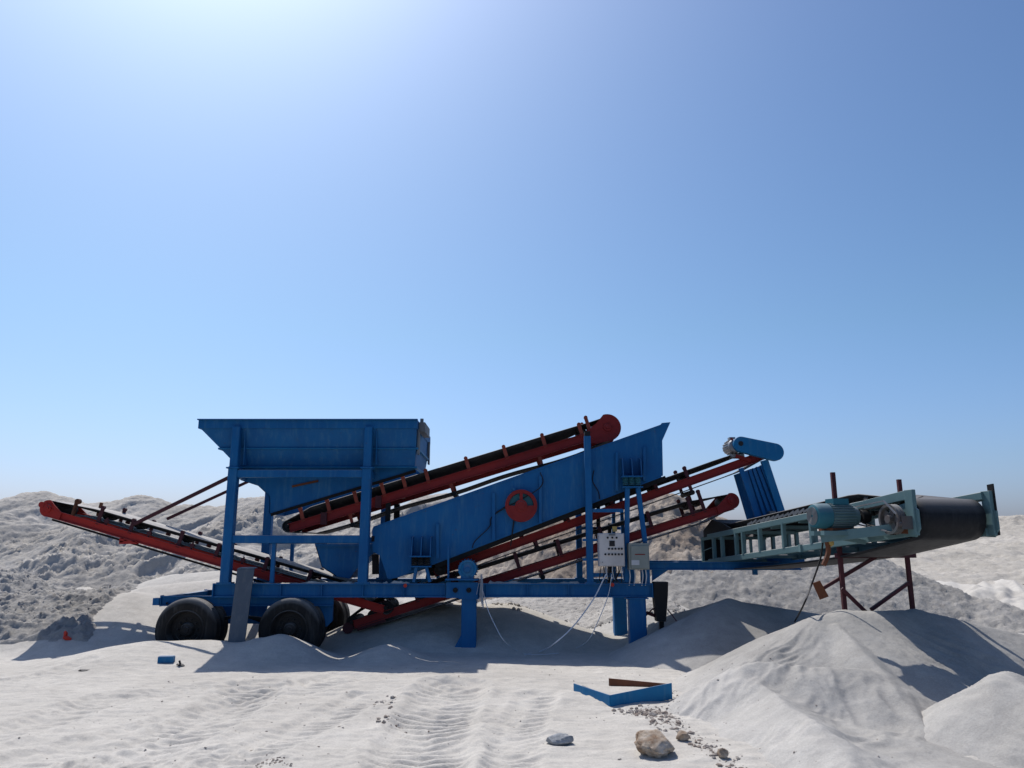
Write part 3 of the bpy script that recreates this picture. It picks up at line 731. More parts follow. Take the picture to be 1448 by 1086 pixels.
# ------------------------------------------------------------------ drive motor on the beam
mot = thing('drive_motor', 'round blue electric motor bolted on the chassis beam above a leg', 'motor', (P(661, 805, YF).x, YF, ZT))
c = P(661, 805, YF - .12)
mb = MB(); mb.lathe(c, (0, 1, 0), [(-.02, .10), (0, .135), (.05, .145), (.42, .145), (.46, .12)], 28)
for k in range(20):
    t = k * math.pi / 10; d = Vector((math.cos(t), 0, math.sin(t))); q = c + d * .15 + Vector((0, .24, 0))
    mb.box(q, (.03, .3, .008), Matrix.Rotation(-t, 3, 'Y'))
mb.build('housing', 'bluelight', mot)
mb = MB(); mb.ring(c + Vector((0, -.03, 0)), (0, 1, 0), [(0, .145), (0, .11), (.03, .11), (.03, .145)], 28); mb.build('end_ring', 'bluelight', mot)
mb = MB(); mb.lathe(c + Vector((0, -.01, 0)), (0, -1, 0), [(0, .10), (.02, .05), (.04, .045), (.04, 0)], 20); mb.build('fan_cover', 'blue', mot)
mb = MB(); mb.box((P(654, 819, YF).x, YF - .02, P(654, 819, YF).z), (.52, .34, .022)); mb.box((P(654, 832, YF).x, YF - .11, P(654, 834, YF).z), (.50, .02, .24))
mb.box((P(661, 819, YF).x, YF - .02, P(661, 819, YF).z + .03), (.2, .26, .04)); mb.build('base_plate', 'blue', mot)
mb = MB()
for px in (644, 663): mb.lathe(P(px, 834.5, YF - .12), (0, -1, 0), [(0, .04), (.03, .04), (.03, .022), (.06, .02), (.06, 0)], 12)
mb.each('bolt', 'blacksteel', mot)
mb = MB(); mb.bar(P(634, 768, YF), P(634, 822, YF), .03, .03, up=(0, 1, 0)); mb.build('belt_guard_rod', 'blue', mot)

# ================================================================== FEED HOPPER
hop = thing('feed_hopper', 'large blue feed hopper with flared rim on top of the posts', 'hopper', (P(440, 664, YF).x, YF + .9, P(440, 664, YF).z))
YH, YHB = YF + .02, YB + .15
z1 = P(450, 593, YH).z; z2 = P(450, 606, YH).z
xl, xrh = P(281, 598, YH).x, P(590, 600, YH).x
T = .03
mb = MB()
mb.box(((xl + xrh) / 2, YH, (z1 + z2) / 2), (xrh - xl, T, z1 - z2)); mb.box(((xl + xrh) / 2, YHB, (z1 + z2) / 2), (xrh - xl, T, z1 - z2))
mb.box((xl + T/2, (YH + YHB) / 2, (z1 + z2) / 2), (T, YHB - YH - T, z1 - z2)); mb.box((xrh - T/2, (YH + YHB) / 2, (z1 + z2) / 2), (T, YHB - YH - T, z1 - z2))
mb.box(((xl + xrh) / 2, YH - .025, z1 - .008), (xrh - xl + .02, .07, .02)); mb.build('rim', 'blue', hop, bevel=.004)
# sloping walls: rings at three levels (pixel rows read on the front plane)
def ringpts(xa, xb, ya, yb, z): return [Vector((xa, ya, z)), Vector((xb, ya, z)), Vector((xb, yb, z)), Vector((xa, yb, z))]
R0 = ringpts(xl + .04, xrh - .02, YH + .02, YHB - .02, z2 + .004)
zA = P(450, 634, YF + .1).z; zB_ = P(450, 661, YF + .3).z
R1 = ringpts(P(313, 634, YF + .15).x, P(588, 634, YF + .15).x, YF + .14, YB - .1, zA)
R2 = ringpts(P(338, 661, YF + .28).x, P(586, 661, YF + .28).x, YF + .28, YB - .24, zB_)
mb = MB()
for Ra, Rb in ((R0, R1), (R1, R2)):
    for i in range(4):
        j = (i + 1) % 4; mb.add([Ra[i], Ra[j], Rb[j], Rb[i]], [(0, 1, 2, 3)])
mb.build('wall', 'blue', hop, smooth=False, solid=.012)
mb = MB()
for Rr, e in ((R1, .02), (R2, .02)):
    mb.bar(Rr[0] + Vector((0, -e, 0)), Rr[1] + Vector((0, -e, 0)), .016, .05); mb.bar(Rr[3] + Vector((0, e, 0)), Rr[2] + Vector((0, e, 0)), .028, .05)
    mb.bar(Rr[0] + Vector((-e, -.02, 0)), Rr[3] + Vector((-e, .02, 0)), .028, .05); mb.bar(Rr[1] + Vector((e, -.02, 0)), Rr[2] + Vector((e, .02, 0)), .028, .05)
mb.each('stiffener', 'bluelight', hop)
mb = MB()   # gussets beside posts
for x in (xp1 + .12, xp2 + .12):
    mb.prism([(x, YH + .02, z2), (x, YF + .26, z2 - .58), (x, YF + .06, z2 - .60), (x, YH + .0, z2 - .05)], (.012, 0, 0))
mb.each('gusset', 'blue', hop)
# right end wall frame, open slot, lit edge with its sheen painted in as pale grey
mb = MB(); xe = xrh + .01
mb.box((xe + .05, YH + .55, z1 - .10), (.10, .75, .16)); mb.box((xe, YH + .2, z2 - .2), (.03, .12, .42)); mb.box((xe, YHB - .3, z2 - .2), (.03, .12, .42))
mb.cyl((xe + .03, YH + .3, z1 - .02), (xe + .03, YH + .3, z1 + .06), .03, n=8)
mb.each('end_flap', 'galv', hop)
# skirt narrowing down to the feed belt
YS = YF + .50
sk = [(340, 679), (365, 687), (381, 702), (381, 727), (415, 718), (510, 689), (588, 664), (588, 660), (338, 662)]
mb = MB(); mb.ppoly(sk, YS, .012)
sk2 = [P(x, y, YS) for x, y in sk]
mb.prism([v + Vector((0, .85, 0)) for v in sk2], (0, .012, 0))
for a, b in ((0, 1), (1, 2), (2, 3)):
    mb.prism([sk2[a], sk2[b], sk2[b] + Vector((.012, 0, 0)), sk2[a] + Vector((.012, 0, 0))], (0, .86, 0))
mb.build('skirt', 'blue', hop, smooth=False)
mb = MB(); 
mb.add([R2[0], R2[1], sk2[7] + Vector((0, 0, 0)), sk2[8] + Vector((0, 0, 0))], [(0, 1, 2, 3)]); mb.build('transition_plate', 'blue', hop, smooth=False, solid=.01)
mb = MB(); mb.bar(P(413, 688, YS - .012), P(450, 680, YS - .012), .035, .016); mb.build('weld_patch', 'rust', hop)
mb = MB(); mb.bar(P(383, 728, YS - .02), P(588, 666, YS - .02), .05, .02); mb.build('skirt_rubber', 'rubber', hop)

# lower catch bin
binn = thing('catch_chute', 'blue funnel chute under the feed belt between the two posts', 'chute', P(480, 825, 13.2))
Yc = 12.95; mb = MB(); bp = [(445, 769), (545, 769), (510, 797), (494, 818), (475, 815), (455, 802)]
mb.ppoly(bp, Yc, .012); q = [P(x, y, Yc) for x, y in bp]; mb.prism([v + Vector((0, .8, 0)) for v in q], (0, .012, 0))
for a, b in ((5, 0), (1, 2), (2, 3), (4, 5)): mb.prism([q[a], q[b], q[b] + Vector((.01, 0, .01)), q[a] + Vector((.01, 0, .01))], (0, .81, 0))
mb.build('funnel', 'blue', binn, smooth=False)
mb = MB(); mb.bar(P(446, 771, Yc - .01), P(545, 771, Yc - .01), .04, .04); mb.build('rim_bar', 'blue', binn)

# ================================================================== VIBRATING SCREEN
scr = thing('vibrating_screen', 'tilted blue box screen with a red round guard, sitting on springs', 'vibrating screen', P(740, 790, 13.4))
YS1, YS2 = 12.63, 14.2
out = [(526, 750), (528, 744.5), (934, 600.5), (936, 598), (948, 597), (936.5, 623), (937.5, 672.5), (830, 715), (614, 798), (562, 817), (548.5, 819), (537, 785), (527, 780)]
for Y in (YS1, YS2):
    mb = MB(); v = [P(x, y, YS1) for x, y in out]; v = [Vector((a.x, Y, a.z)) for a in v]
    mb.prism(v, (0, .014, 0)); mb.build('side_plate', 'blue', scr, smooth=False)
# flange round the plate, ribs
mb = MB()
def pl(a, b, h, d, Y=YS1, off=0): mb.bar(P(a[0], a[1], Y) + Vector((0, -d/2 + off, 0)), P(b[0], b[1], Y) + Vector((0, -d/2 + off, 0)), h, d)
pl((530, 746.5), (934, 602.5), .016, .012); pl((562, 815), (935, 674), .02, .012)
mb.each('edge_flange', 'blue', scr)
for (x, y0, y1) in ((580, 760, 806), (619, 741, 790), (698, 697, 764), (764, 673, 740), (872, 640, 694), (911, 632, 680), (727, 690, 694)):
    mb = MB(); mb.bar(P(x, y0, YS1 - .03), P(x, y1, YS1 - .03), .06, .045, up=(0, 1, 0)); mb.build('rib', 'blue', scr)
mb = MB()   # decks and cross tubes
for f in (.15, .3, .45, .6, .75, .9):
    a = P(540 + 390 * f, 775 - 140 * f, YS1); mb.cyl((a.x, YS1 + .014, a.z), (a.x, YS2, a.z), .06, n=12)
a = P(548, 795, YS1); b = P(936, 655, YS1); a.y += .016; b.y += .016; mb.prism([a, b, b + Vector((0, 0, .02)), a + Vector((0, 0, .02))], (0, YS2 - YS1 - .018, 0))
a = P(535, 765, YS1); b = P(936, 622, YS1); a.y += .016; b.y += .016; mb.prism([a, b, b + Vector((0, 0, .02)), a + Vector((0, 0, .02))], (0, YS2 - YS1 - .018, 0))
mb.each('deck', 'blacksteel', scr)
mb = MB(); mb.bar(P(616, 801, YS1 + .05), P(941, 676, YS1 + .05), .075, .08); mb.build('under_lip', 'rubber', scr)
# exciter guard: red disc with two open quadrants
cen = P(737, 715, YS1 - .10); r = .262
mb = MB(); mb.ring(cen, (0, 1, 0), [(0, r), (0, r * .78), (.09, r * .80), (.09, r)], 48); 
n = 24; lower = [cen + Vector((math.cos(math.pi + math.pi * k / n) * r * .8, .005, math.sin(math.pi + math.pi * k / n) * r * .8)) for k in range(n + 1)]
mb.prism(lower, (0, .02, 0)); mb.box(cen + Vector((0, .015, r * .5)), (.05, .02, r * .8)); 
mb.lathe(cen + Vector((0, .02, 0)), (0, -1, 0), [(0, .10), (.03, .098), (.035, .07), (.045, .065), (.045, 0)], 28)
mb.build('exciter_guard', 'red', scr)
mb = MB(); mb.lathe(cen + Vector((0, .085, 0)), (0, -1, 0), [(0, .2), (.02, .2), (.02, 0)], 32); mb.build('exciter_pulley', 'tealdeep', scr, label='dark teal pulley seen through the guard')
mb = MB(); mb.bar(cen + Vector((-.1, .08, -.1)), P(722, 772, YS1 - .02), .02, .02); mb.bar(cen + Vector((-.15, .08, .05)), P(702, 725, YS1 - .02), .02, .02)
mb.each('belt_stay', 'blacksteel', scr)
mb = MB(); mb.path(curve_pts([P(764, 668, YS1 - .06), P(763, 690, YS1 - .07), P(700, 727, YS1 - .03), P(692, 745, YS1 - .03), P(672, 765, YS1 - .04), P(668, 775, YS1 - .04)]), .008)
mb.path(curve_pts([P(840, 665, YS1 - .03), P(838, 680, YS1 - .03), P(846, 695, YS1 - .03), P(848, 706, YS1 - .03)]), .008); mb.each('cable', 'blacksteel', scr)
# spring brackets and coil springs
def coil(c, r, h, turns):
    return [Vector(c) + Vector((r * math.cos(t), r * math.sin(t), h * t / (2 * math.pi * turns))) for t in [2 * math.pi * turns * k / (turns * 12) for k in range(turns * 12 + 1)]]
for (px, pt, pb) in ((893.5, 650, 688), (595, 752, 801)):
    for Y in (YF, YB - .12):
        X = P(px, pb, YF).x; zb = P(px, pb, YF).z + .012; zc = zb + .135
        mb = MB(); yy = Y
        inward = (YS1 if Y == YF else YS2)
        mb.box((X, (yy + inward) / 2 - .04, zc + .01), (.34, abs(inward - yy) + .16, .02))
        for dx in (-.15, 0, .15):
            mb.prism([(X + dx, yy - .10, zc + .02), (X + dx, inward, zc + .02), (X + dx, inward, zc + .33), (X + dx, yy - .04, zc + .30)], (.012, 0, 0))
        mb.build('spring_bracket', 'blue', scr)
        mb = MB()
        for dx in (-.10, .03, .10):
            mb.path(coil((X + (dx if dx != .03 else 0), yy, zb), .043, .135, 5), .011, 5)
        mb.build('spring', 'tealdeep' if px > 800 else 'blacksteel', scr)
# motor bracket + feed end black lip
mb = MB(); mb.bar(P(531, 784, YS1 + .3), P(531, 812, YS1 + .3), .09, .10, up=(0, 1, 0)); mb.box(P(529, 762, YS1 + .1), (.05, .2, .09)); mb.each('end_lip', 'blacksteel', scr)

# ================================================================== BELT CONVEYORS
def belt_mesh(L, stations, W, n=14):
    """stations: (s, n_centre, wing height) around the loop; returns MB"""
    mb = MB(); js = [0, .14, .30, .5, .70, .86, 1]
    k = len(js)
    for (s, h, wing) in stations:
        for j in js:
            e = max(0, abs(j - .5) - .2) / .3
            mb.v.append(L(s, j * W, h + wing * e))
    m = len(stations)
    for i in range(m):
        for j in range(k - 1):
            a = i * k + j; b = ((i + 1) % m) * k + j; mb.f.append((a, a + 1, b + 1, b))
    return mb
def conveyor(label, A, B, Y, W, sh, n0, wing, idlers, ret, rets, head_r, tail_r, red='red', group='red belt conveyors of the screening plant',
             head_plate=True, idler_mat='darkred', top_ext=.03, iw=.06, sag=.0, hn=0.0, tn=0.0, head_ext=0.0, tail_flat=.35, beltmat='beltdusty'):
    """A tail, B head: photo points on the upper edge of the near stringer"""
    a, b = P(*A, Y), P(*B, Y); u = (b - a).normalized(); Lg = (b - a).length
    v = Vector((-u.z, 0, u.x)); v = v if v.z > 0 else -v
    L = lambda s, w, n: a + u * s + Vector((0, w, 0)) + v * n
    fl = 1 if u.x > 0 else -1
    root = thing('belt_conveyor', label, 'belt conveyor', tuple(a + Vector((0, W / 2, -.2))), group)
    for w, f in ((0, 1), (W, -1)):
        mb = MB(); t = .012; h = sh; ww = .05 * f
        q = [(0, 0), (ww, 0), (ww, -t), (t * f, -t), (t * f, -h + t), (ww, -h + t), (ww, -h), (0, -h)]
        # flanges face outward so the channel reads from the side
        q = [(x - (0 if f > 0 else 0), y) for x, y in q]
        q = [(-x, y) for x, y in q]
        mb.prism([L(0, w + x, y) for x, y in q], L(Lg, 0, 0) - L(0, 0, 0)); mb.build('stringer', red, root)
    mb = MB(); k = max(3, int(Lg / .9))
    for i in range(k + 1):
        s = .05 + (Lg - .1) * i / k; mb.bar(L(s, 0.014, -sh * .5), L(s, W - .014, -sh * .5), .05, .05, up=v)
    mb.each('cross_brace', red, root)
    # belt loop
    st = []; hr, tr = head_r, tail_r; nb = n0
    S0, S1 = 0 + (-.02), Lg + head_ext
    tw = n0
    def prof(s):
        # transition: flat at the pulleys, troughed between
        e = min(1, max(0, (s - S0 - .05) / tail_flat)) * min(1, max(0, (S1 - s - .05) / .75)); return e
    N = 26
    for i in range(N + 1):
        s = S0 + (S1 - S0) * i / N; e = prof(s)
        topn_h = hn + hr; topn_t = tn + tr
        base = n0
        if s > S1 - .8: base = n0 + (topn_h - n0) * (s - S1 + .8) / .8
        if s < S0 + .4: base = topn_t + (n0 - topn_t) * (s - S0) / .4
        st.append((s, base, wing * e))
    for i in range(1, 9):
        t = math.pi / 2 - math.pi * i / 9; st.append((S1 + hr * math.cos(t), hn + hr * math.sin(t), 0))
    for i in range(N + 1):
        s = S1 - (S1 - S0) * i / N; base = ret
        if s > S1 - .5: base = ret + ((hn - hr) - ret) * (s - S1 + .5) / .5
        if s < S0 + .4: base = (tn - tr) + (ret - (tn - tr)) * (s - S0) / .4
        g = [q for q in rets]; st.append((s, base - sag * math.sin(3.1416 * i / N * max(1, len(rets))) ** 2, 0))
    for i in range(1, 9):
        t = -math.pi / 2 - math.pi * i / 9; st.append((S0 + tr * math.cos(t), tn + tr * math.sin(t), 0))
    bw = W - .06
    L2 = lambda s, w, n: L(s, w + .03, n)
    belt_mesh(L2, st, bw).build('belt', beltmat, root, solid=.014)
    # pulleys
    for s, nn, rr, nm in ((S1, hn, hr - .012, 'head_pulley'), (S0, tn, tr - .012, 'tail_pulley')):
        mb = MB(); mb.cyl(L(s, .05, nn), L(s, W - .05, nn), rr, n=24); mb.cyl(L(s, -.07, nn), L(s, W + .07, nn), .03, n=12); mb.build(nm, 'blacksteel', root)
    # idlers
    for px, dn in idlers:
        f = (px - A[0]) / (B[0] - A[0]); s = Lg * f
        mb = MB(); top = n0 + wing + top_ext + dn
        for w in (-.005, W + .005):
            mb.prism([L(s - iw / 2, w - .012, -.03), L(s + iw / 2, w - .012, -.03), L(s + iw / 2, w - .012, top), L(s - iw / 2, w - .012, top)], (0, .024, 0))
            mb.cyl(L(s, w - .03, top - .01), L(s, w + .03, top - .01), iw * .55, n=10)
        mb.bar(L(s, 0, .012), L(s, W, .012), .05, .022, up=v)
        o = mb.build('idler_frame', idler_mat, root)
        mb = MB()
        rr = .038; zc = n0 - rr - .008
        mb.cyl(L(s, W * .36, zc), L(s, W * .64, zc), rr, n=12)
        mb.cyl(L(s, W * .33, zc), L(s, .035, zc + wing * .92), rr, n=12); mb.cyl(L(s, W * .67, zc), L(s, W - .035, zc + wing * .92), rr, n=12)
        mb.build('roller', 'blacksteel', o)
    for px, dn in rets:
        s = Lg * (px - A[0]) / (B[0] - A[0]); mb = MB()
        for w in (-.006, W + .006):
            mb.prism([L(s - .03, w - .01, -sh + .02), L(s + .03, w - .01, -sh + .02), L(s + .022, w - .01, ret - .10), L(s - .022, w - .01, ret - .10)], (0, .02, 0))
        o = mb.build('return_bracket', idler_mat, root)
        mb = MB(); mb.cyl(L(s, -.03, ret - .06), L(s, W + .03, ret - .06), .042, n=12); mb.build('roller', 'blacksteel', o)
    return root, L, Lg
YC = 13.02; WC = .72
up, LU, LgU = conveyor('long steep red conveyor rising from under the hopper to the top of the screen', (408, 741), (858, 603.5), YC, WC, .150, .045, .125,
    [(428, 0), (465, 0), (503, 0), (541, 0), (571, 0), (603, 0), (660, 0), (714, 0), (769, 0), (822, -.01), (834, .07)], -.27, [(490, 0), (631, 0), (757, 0)], .19, .10, hn=-.02, tn=-.03, sag=.03, idler_mat='orange')
def head_plates(root, L, s, n, r, W, mat, back=.35, hb=.15, thick=.014, n2=20):
    for w in (-.045, W + .03):
        mb = MB(); pts = [L(s + r * math.sin(math.pi * k / n2), w, n + r * math.cos(math.pi * k / n2)) for k in range(n2 + 1)]
        pts += [L(s - back * .6, w, n - r * .9), L(s - back, w, -hb), L(s - back, w, -.005), L(s - back * .35, w, n + r * .55)]
        mb.prism(pts, (0, thick, 0)); mb.lathe(L(s, w, n), (0, -1 if w < 0 else 1, 0), [(0, .07), (.03, .065), (.03, .035), (.05, .03), (.05, 0)], 16)
        for k in range(6):
            t = k * math.pi / 3; mb.cyl(L(s + .09 * math.cos(t), w - .012, n + .09 * math.sin(t)), L(s + .09 * math.cos(t), w + .02, n + .09 * math.sin(t)), .010, n=6)
        mb.build('head_plate', mat, root)
head_plates(up, LU, LgU, -.02, .235, WC, 'red', .45, .15)
mb = MB()
for s in (.6, 1.55): mb.box(LU(s, -.035, -.09), (.10, .05, .20))
mb.each('bearing_mount', 'darkred', up)
mb = MB(); a = LU(1.7, .02, -.15)
mb.bar(a, (a.x, a.y, P(559, 742, YS1).z), .06, .08, up=(0, 1, 0)); a = LU(1.75, WC - .02, -.15); mb.bar(a, (a.x, a.y, ZT), .06, .10, up=(0, 1, 0)); mb.each('support_leg', 'blacksteel', up)

lo, LL, LgL = conveyor('red discharge conveyor rising away from the rear wheels, hung on two rods', (545, 856), (70, 719), YC, WC, .135, .135, .06,
    [(140, .06), (186, 0), (255, .03), (308, 0), (376, 0), (437, 0), (500, 0)], .03, [], .125, .11, red='redbright', tn=-.03, hn=.00, top_ext=.01)
head_plates(lo, LL, LgL, .0, .14, WC, 'redbright', .25, .13)
mb = MB(); mb.cyl(LL(LgL + .13, -.05, .03), LL(LgL + .13, WC + .05, .03), .05, n=12); mb.build('snub_roller', 'redbright', lo)
for px, mt in ((105, 'rust'),):
    s = LgL * (px - 545) / (70 - 545); mb = MB(); mb.bar(LL(s, -.03, .0), LL(s + .02, -.03, .26), .07, .03, up=(0, 1, 0)); mb.cyl(LL(s, -.06, .24), LL(s, .01, .24), .045, n=10)
    mb.bar(LL(s, WC + .03, .0), LL(s + .02, WC + .03, .26), .07, .03, up=(0, 1, 0)); mb.each('scraper_arm', mt, lo)
mb = MB()
for px in (151, 212, 273, 345):   # small bearing posts between the belt runs
    s = LgL * (px - 545) / (70 - 545)
    for w in (.0, WC): mb.bar(LL(s, w, 0), LL(s, w, .12), .035, .02, up=(0, 1, 0)); mb.cyl(LL(s, w - .02, .06), LL(s, w + .02, .06), .04, n=10)
mb.each('return_roller_stand', 'darkred', lo)
mb = MB(); 
for w in (.03, WC - .03): mb.bar(LL(1.2, w, -.20), LL(LgL - .1, w, -.165), .03, .03)
mb.each('lower_run', 'rubber', lo)
mb = MB(); s = LgL * (181 - 545) / (70 - 545); mb.box(LL(s - .12, -.01, -.17), (.30, .08, .05)); mb.cyl(LL(s, -.05, -.16), LL(s, WC + .05, -.16), .04, n=12); mb.build('take_up', 'redbright', lo)
# stay rods
mb = MB(); mb.bar(P(190, 741, YC - .03), P(324, 675, YF + .1), .05, .05); mb.build('stay_rod', 'darkred', lo, label='dark red stay rod nearer the camera side')
mb = MB(); mb.bar(P(236, 734, YC + WC + .03), P(352, 680.5, YB - .3), .05, .05); mb.build('stay_rod', 'darkred', lo)

mid, LM, LgM = conveyor('red conveyor running under the screen up to the blue belt guard', (612, 804), (1080, 637), YC + .02, WC, .145, .045, .075,
    [(628, -.02), (672, -.02), (735, -.02), (800, -.02), (862, -.02), (925, -.02), (970, .06)], -.20, [(750, 0), (968, .04)], .10, .09, head_ext=.03, hn=-.02, tn=-.02, top_ext=0)
ba = thing('belt_drive', 'blue capsule shaped belt guard with grey motor at the conveyor top', 'belt drive', tuple(P(1060, 645, YC - .12)))
c1, c2 = P(1048.5, 628, YC - .20), P(1096.5, 639, YC - .20); r1, r2 = .132, .148
mb = MB(); d = (c2 - c1).normalized(); nrm = Vector((-d.z, 0, d.x)); pts = []
for k in range(15): t = math.pi * k / 14; pts.append(c1 + nrm * r1 * math.cos(t) - d * r1 * math.sin(t))
for k in range(15): t = math.pi * k / 14; pts.append(c2 - nrm * r2 * math.cos(t) + d * r2 * math.sin(t))
mb.prism(pts, (0, .12, 0)); mb.build('guard', 'bluelight', ba, bevel=.008)
mb = MB(); mb.cyl(c1 + Vector((-.01, -.008, .01)), c1 + Vector((-.01, .05, .01)), .042, n=18); mb.build('shaft_hole', 'blackplastic', ba)
mb = MB(); cm = P(1035, 632.5, YC + .10); mb.lathe(cm - Vector((0, .22, 0)), (0, 1, 0), [(0, .05), (.01, .105), (.05, .115), (.40, .115), (.42, .09)], 24)
for k in range(16):
    t = k * math.pi / 8; mb.box(cm + Vector((math.cos(t) * .12, 0, math.sin(t) * .12)), (.03, .28, .007), Matrix.Rotation(-t, 3, 'Y'))
mb.box(cm + Vector((0, 0, .14)), (.1, .12, .06)); mb.box(cm + Vector((.06, 0, -.16)), (.22, .25, .05)); mb.build('motor', 'steel', ba)
mb = MB(); mb.bar(P(1040, 645, YC - .02), P(1062, 651, YC - .02), .06, .04); mb.bar(P(1034, 619, YC - .1), P(1036, 624, YC - .1), .03, .02); mb.each('bracket', 'red', ba)

low, LW, LgW = conveyor('lowest red conveyor, its tail in the dust behind the first leg', (499, 877.5), (1034, 710), YC + .10, WC, .130, .175, .06,
    [(588, 0), (640, 0), (730, 0), (790, 0), (850, 0), (919, 0), (978, .03), (995, .09)], -.19, [(757, 0), (873, 0)], .115, .10, hn=.02, tn=-.02, top_ext=.02, iw=.06)
head_plates(low, LW, LgW, .02, .135, WC, 'red', .28, .13)
mb = MB(); c = P(529, 872, YC + .1); mb.cyl(c, c + Vector((0, WC, 0)), .12, n=20); mb.build('bend_pulley', 'blacksteel', low)
mb = MB(); mb.bar(P(505, 889, YC + .08), P(545, 876, YC + .08), .07, .03); mb.cyl(P(492, 888, YC + .1), P(492, 888, YC + .1 + WC), .09, n=16)
mb.bar(P(515, 858, YC + .1), P(552, 848, YC + .1), .02, .02); mb.bar(P(528, 866, YC + .1), P(552, 846, YC + .1), .02, .02); mb.build('tail_frame', 'darkred', low)
mb = MB(); mb.bar(P(765, 812, YB - .2), P(822, 791, YB - .2), .05, .04); mb.bar(P(846, 704, YC + .3), P(846, 745, YC + .3), .06, .06, up=(0, 1, 0)); mb.bar(P(862, 740, YC + .9), P(862, 825, YC + .9), .06, .06, up=(0, 1, 0))
mb.each('prop', 'blacksteel', low)
mb = MB(); mb.cyl(P(622, 805, YF + .25), P(622, 805, YF + .75), .10, n=20); mb.cyl(P(622, 805, YF + .15), P(622, 805, YF + .85), .03, n=10)
o = mb.build('tension_pulley', 'blacksteel', mid)

# discharge chute under the belt guard
ch = thing('discharge_chute', 'blue ribbed steel chute leaning below the belt guard', 'chute', tuple(P(1090, 732, 13.0)))
Ya = 12.98
TL, TR, BR, BL = P(1052, 667, Ya), P(1078, 657.5, Ya), P(1108, 731, Ya), P(1073, 737, Ya)
mb = MB(); mb.prism([TL, TR, BR, BL], (0, .01, 0))
for k in range(5):
    f = .06 + .86 * k / 4; a = TL.lerp(TR, f); b = BL.lerp(BR, f); w = .028
    mb.prism([a + Vector((-w, -.045, 0)), a + Vector((w, -.045, 0)), b + Vector((w, -.045, 0)), b + Vector((-w, -.045, 0))], (0, .045, 0))
mb.prism([p + Vector((0, .62, 0)) for p in (TL, TR, BR, BL)], (0, .01, 0))
mb.each('ribbed_panel', 'blue', ch, bevel=.006)
mb = MB(); mb.bar(P(1047.5, 662, Ya - .05), P(1073, 738, Ya - .05), .035, .08, up=(0, 1, 0)); mb.each('side_rail', 'blue', ch)
mb = MB(); mb.bar(P(1080.5, 651, Ya - .05), P(1107, 732, Ya - .05), .07, .12, up=(0, 1, 0)); mb.bar(P(1080.5, 651, Ya + .6), P(1107, 732, Ya + .6), .07, .08, up=(0, 1, 0)); mb.each('side_rail', 'bluelight', ch)
mb = MB(); mb.ppoly([(1066, 735), (1112, 727), (1111, 733), (1064, 740)], Ya - .14, .8); mb.box(P(1092, 727, Ya - .1), (.1, .08, .1)); mb.build('foot', 'galv', ch)

# ================================================================== TEAL CONVEYOR
gA = Vector((3.36, 13.5, 0)); gB = Vector((4.38, 8.4, 0)); gd = (gB - gA).normalized(); gw = Vector((-gd.y, gd.x, 0)); LG = (gB - gA).length
WG = .92
def gz(s): return 1.345 + (1.765 - 1.345) * s / LG
def GG(s, w, h):   # h above the bottom chord
    return gA + gd * s + gw * w + Vector((0, 0, gz(s) + h))
def spx(px, w=0.0):   # distance along the conveyor whose point at offset w shows at photo column px
    k = (px - 724) / 1098.0; p = gA + gw * w; return (k * p.y - p.x) / (gd.x - k * gd.y)
tc = thing('belt_conveyor', 'pale teal lattice conveyor with black belt resting on the plant and a rusty trestle', 'belt conveyor', tuple(GG(2.6, .45, 0)))
HT = .42
for w in (0, WG):
    f = -1 if w == 0 else 1
    mb = MB(); mb.bar(GG(.15, w, 0), GG(LG, w, 0), .085, .05, c=.006)
    mb.box(GG(spx(1135) if w == 0 else 1.5, w - .0, 0), (.09, .07, .10)); mb.build('bottom_chord', 'teal', tc)
    mb = MB(); mb.bar(GG(.15, w, HT), GG(LG, w, HT - .02), .085, .05, c=.006); mb.build('top_chord', 'teal', tc)
    for px in (1010, 1022, 1042, 1052, 1076, 1110, 1150, 1178, 1205, 1232, 1262):
        s = spx(px); mb = MB(); mb.bar(GG(s, w, .04), GG(s, w, HT - .02), .05, .06, up=gd, c=.005); mb.build('upright', 'teal', tc)
mb = MB()
for px in (1015, 1052, 1090, 1130, 1170, 1220, 1270):
    s = spx(px); mb.bar(GG(s, .03, 0.0), GG(s, WG - .03, 0.0), .05, .05); mb.bar(GG(s, .03, HT - .05), GG(s, WG - .03, HT - .05), .05, .05)
mb.each('cross_brace', 'teal', tc)
mb = MB(); s0 = .15
mb.bar(GG(s0 - .25, 0, .0), GG(s0 + .1, 0, .0), .05, .04); mb.bar(GG(s0 - .25, 0, HT - .02), GG(s0 + .1, 0, HT - .02), .05, .04); mb.bar(GG(s0 - .25, 0, .2), GG(s0 + .1, 0, .23), .012, .012)
mb.bar(GG(s0 - .25, 0, .0), GG(s0 - .25, 0, HT), .04, .04, up=gd); mb.bar(GG(s0 - .25, WG, .0), GG(s0 - .25, WG, HT), .04, .04, up=gd); mb.bar(GG(s0 - .25, 0, HT), GG(s0 - .25, WG, HT), .04, .04)
mb.bar(GG(s0 - .25, 0, 0), GG(s0 - .25, WG, 0), .04, .04); mb.build('tail_frame', 'teal', tc)
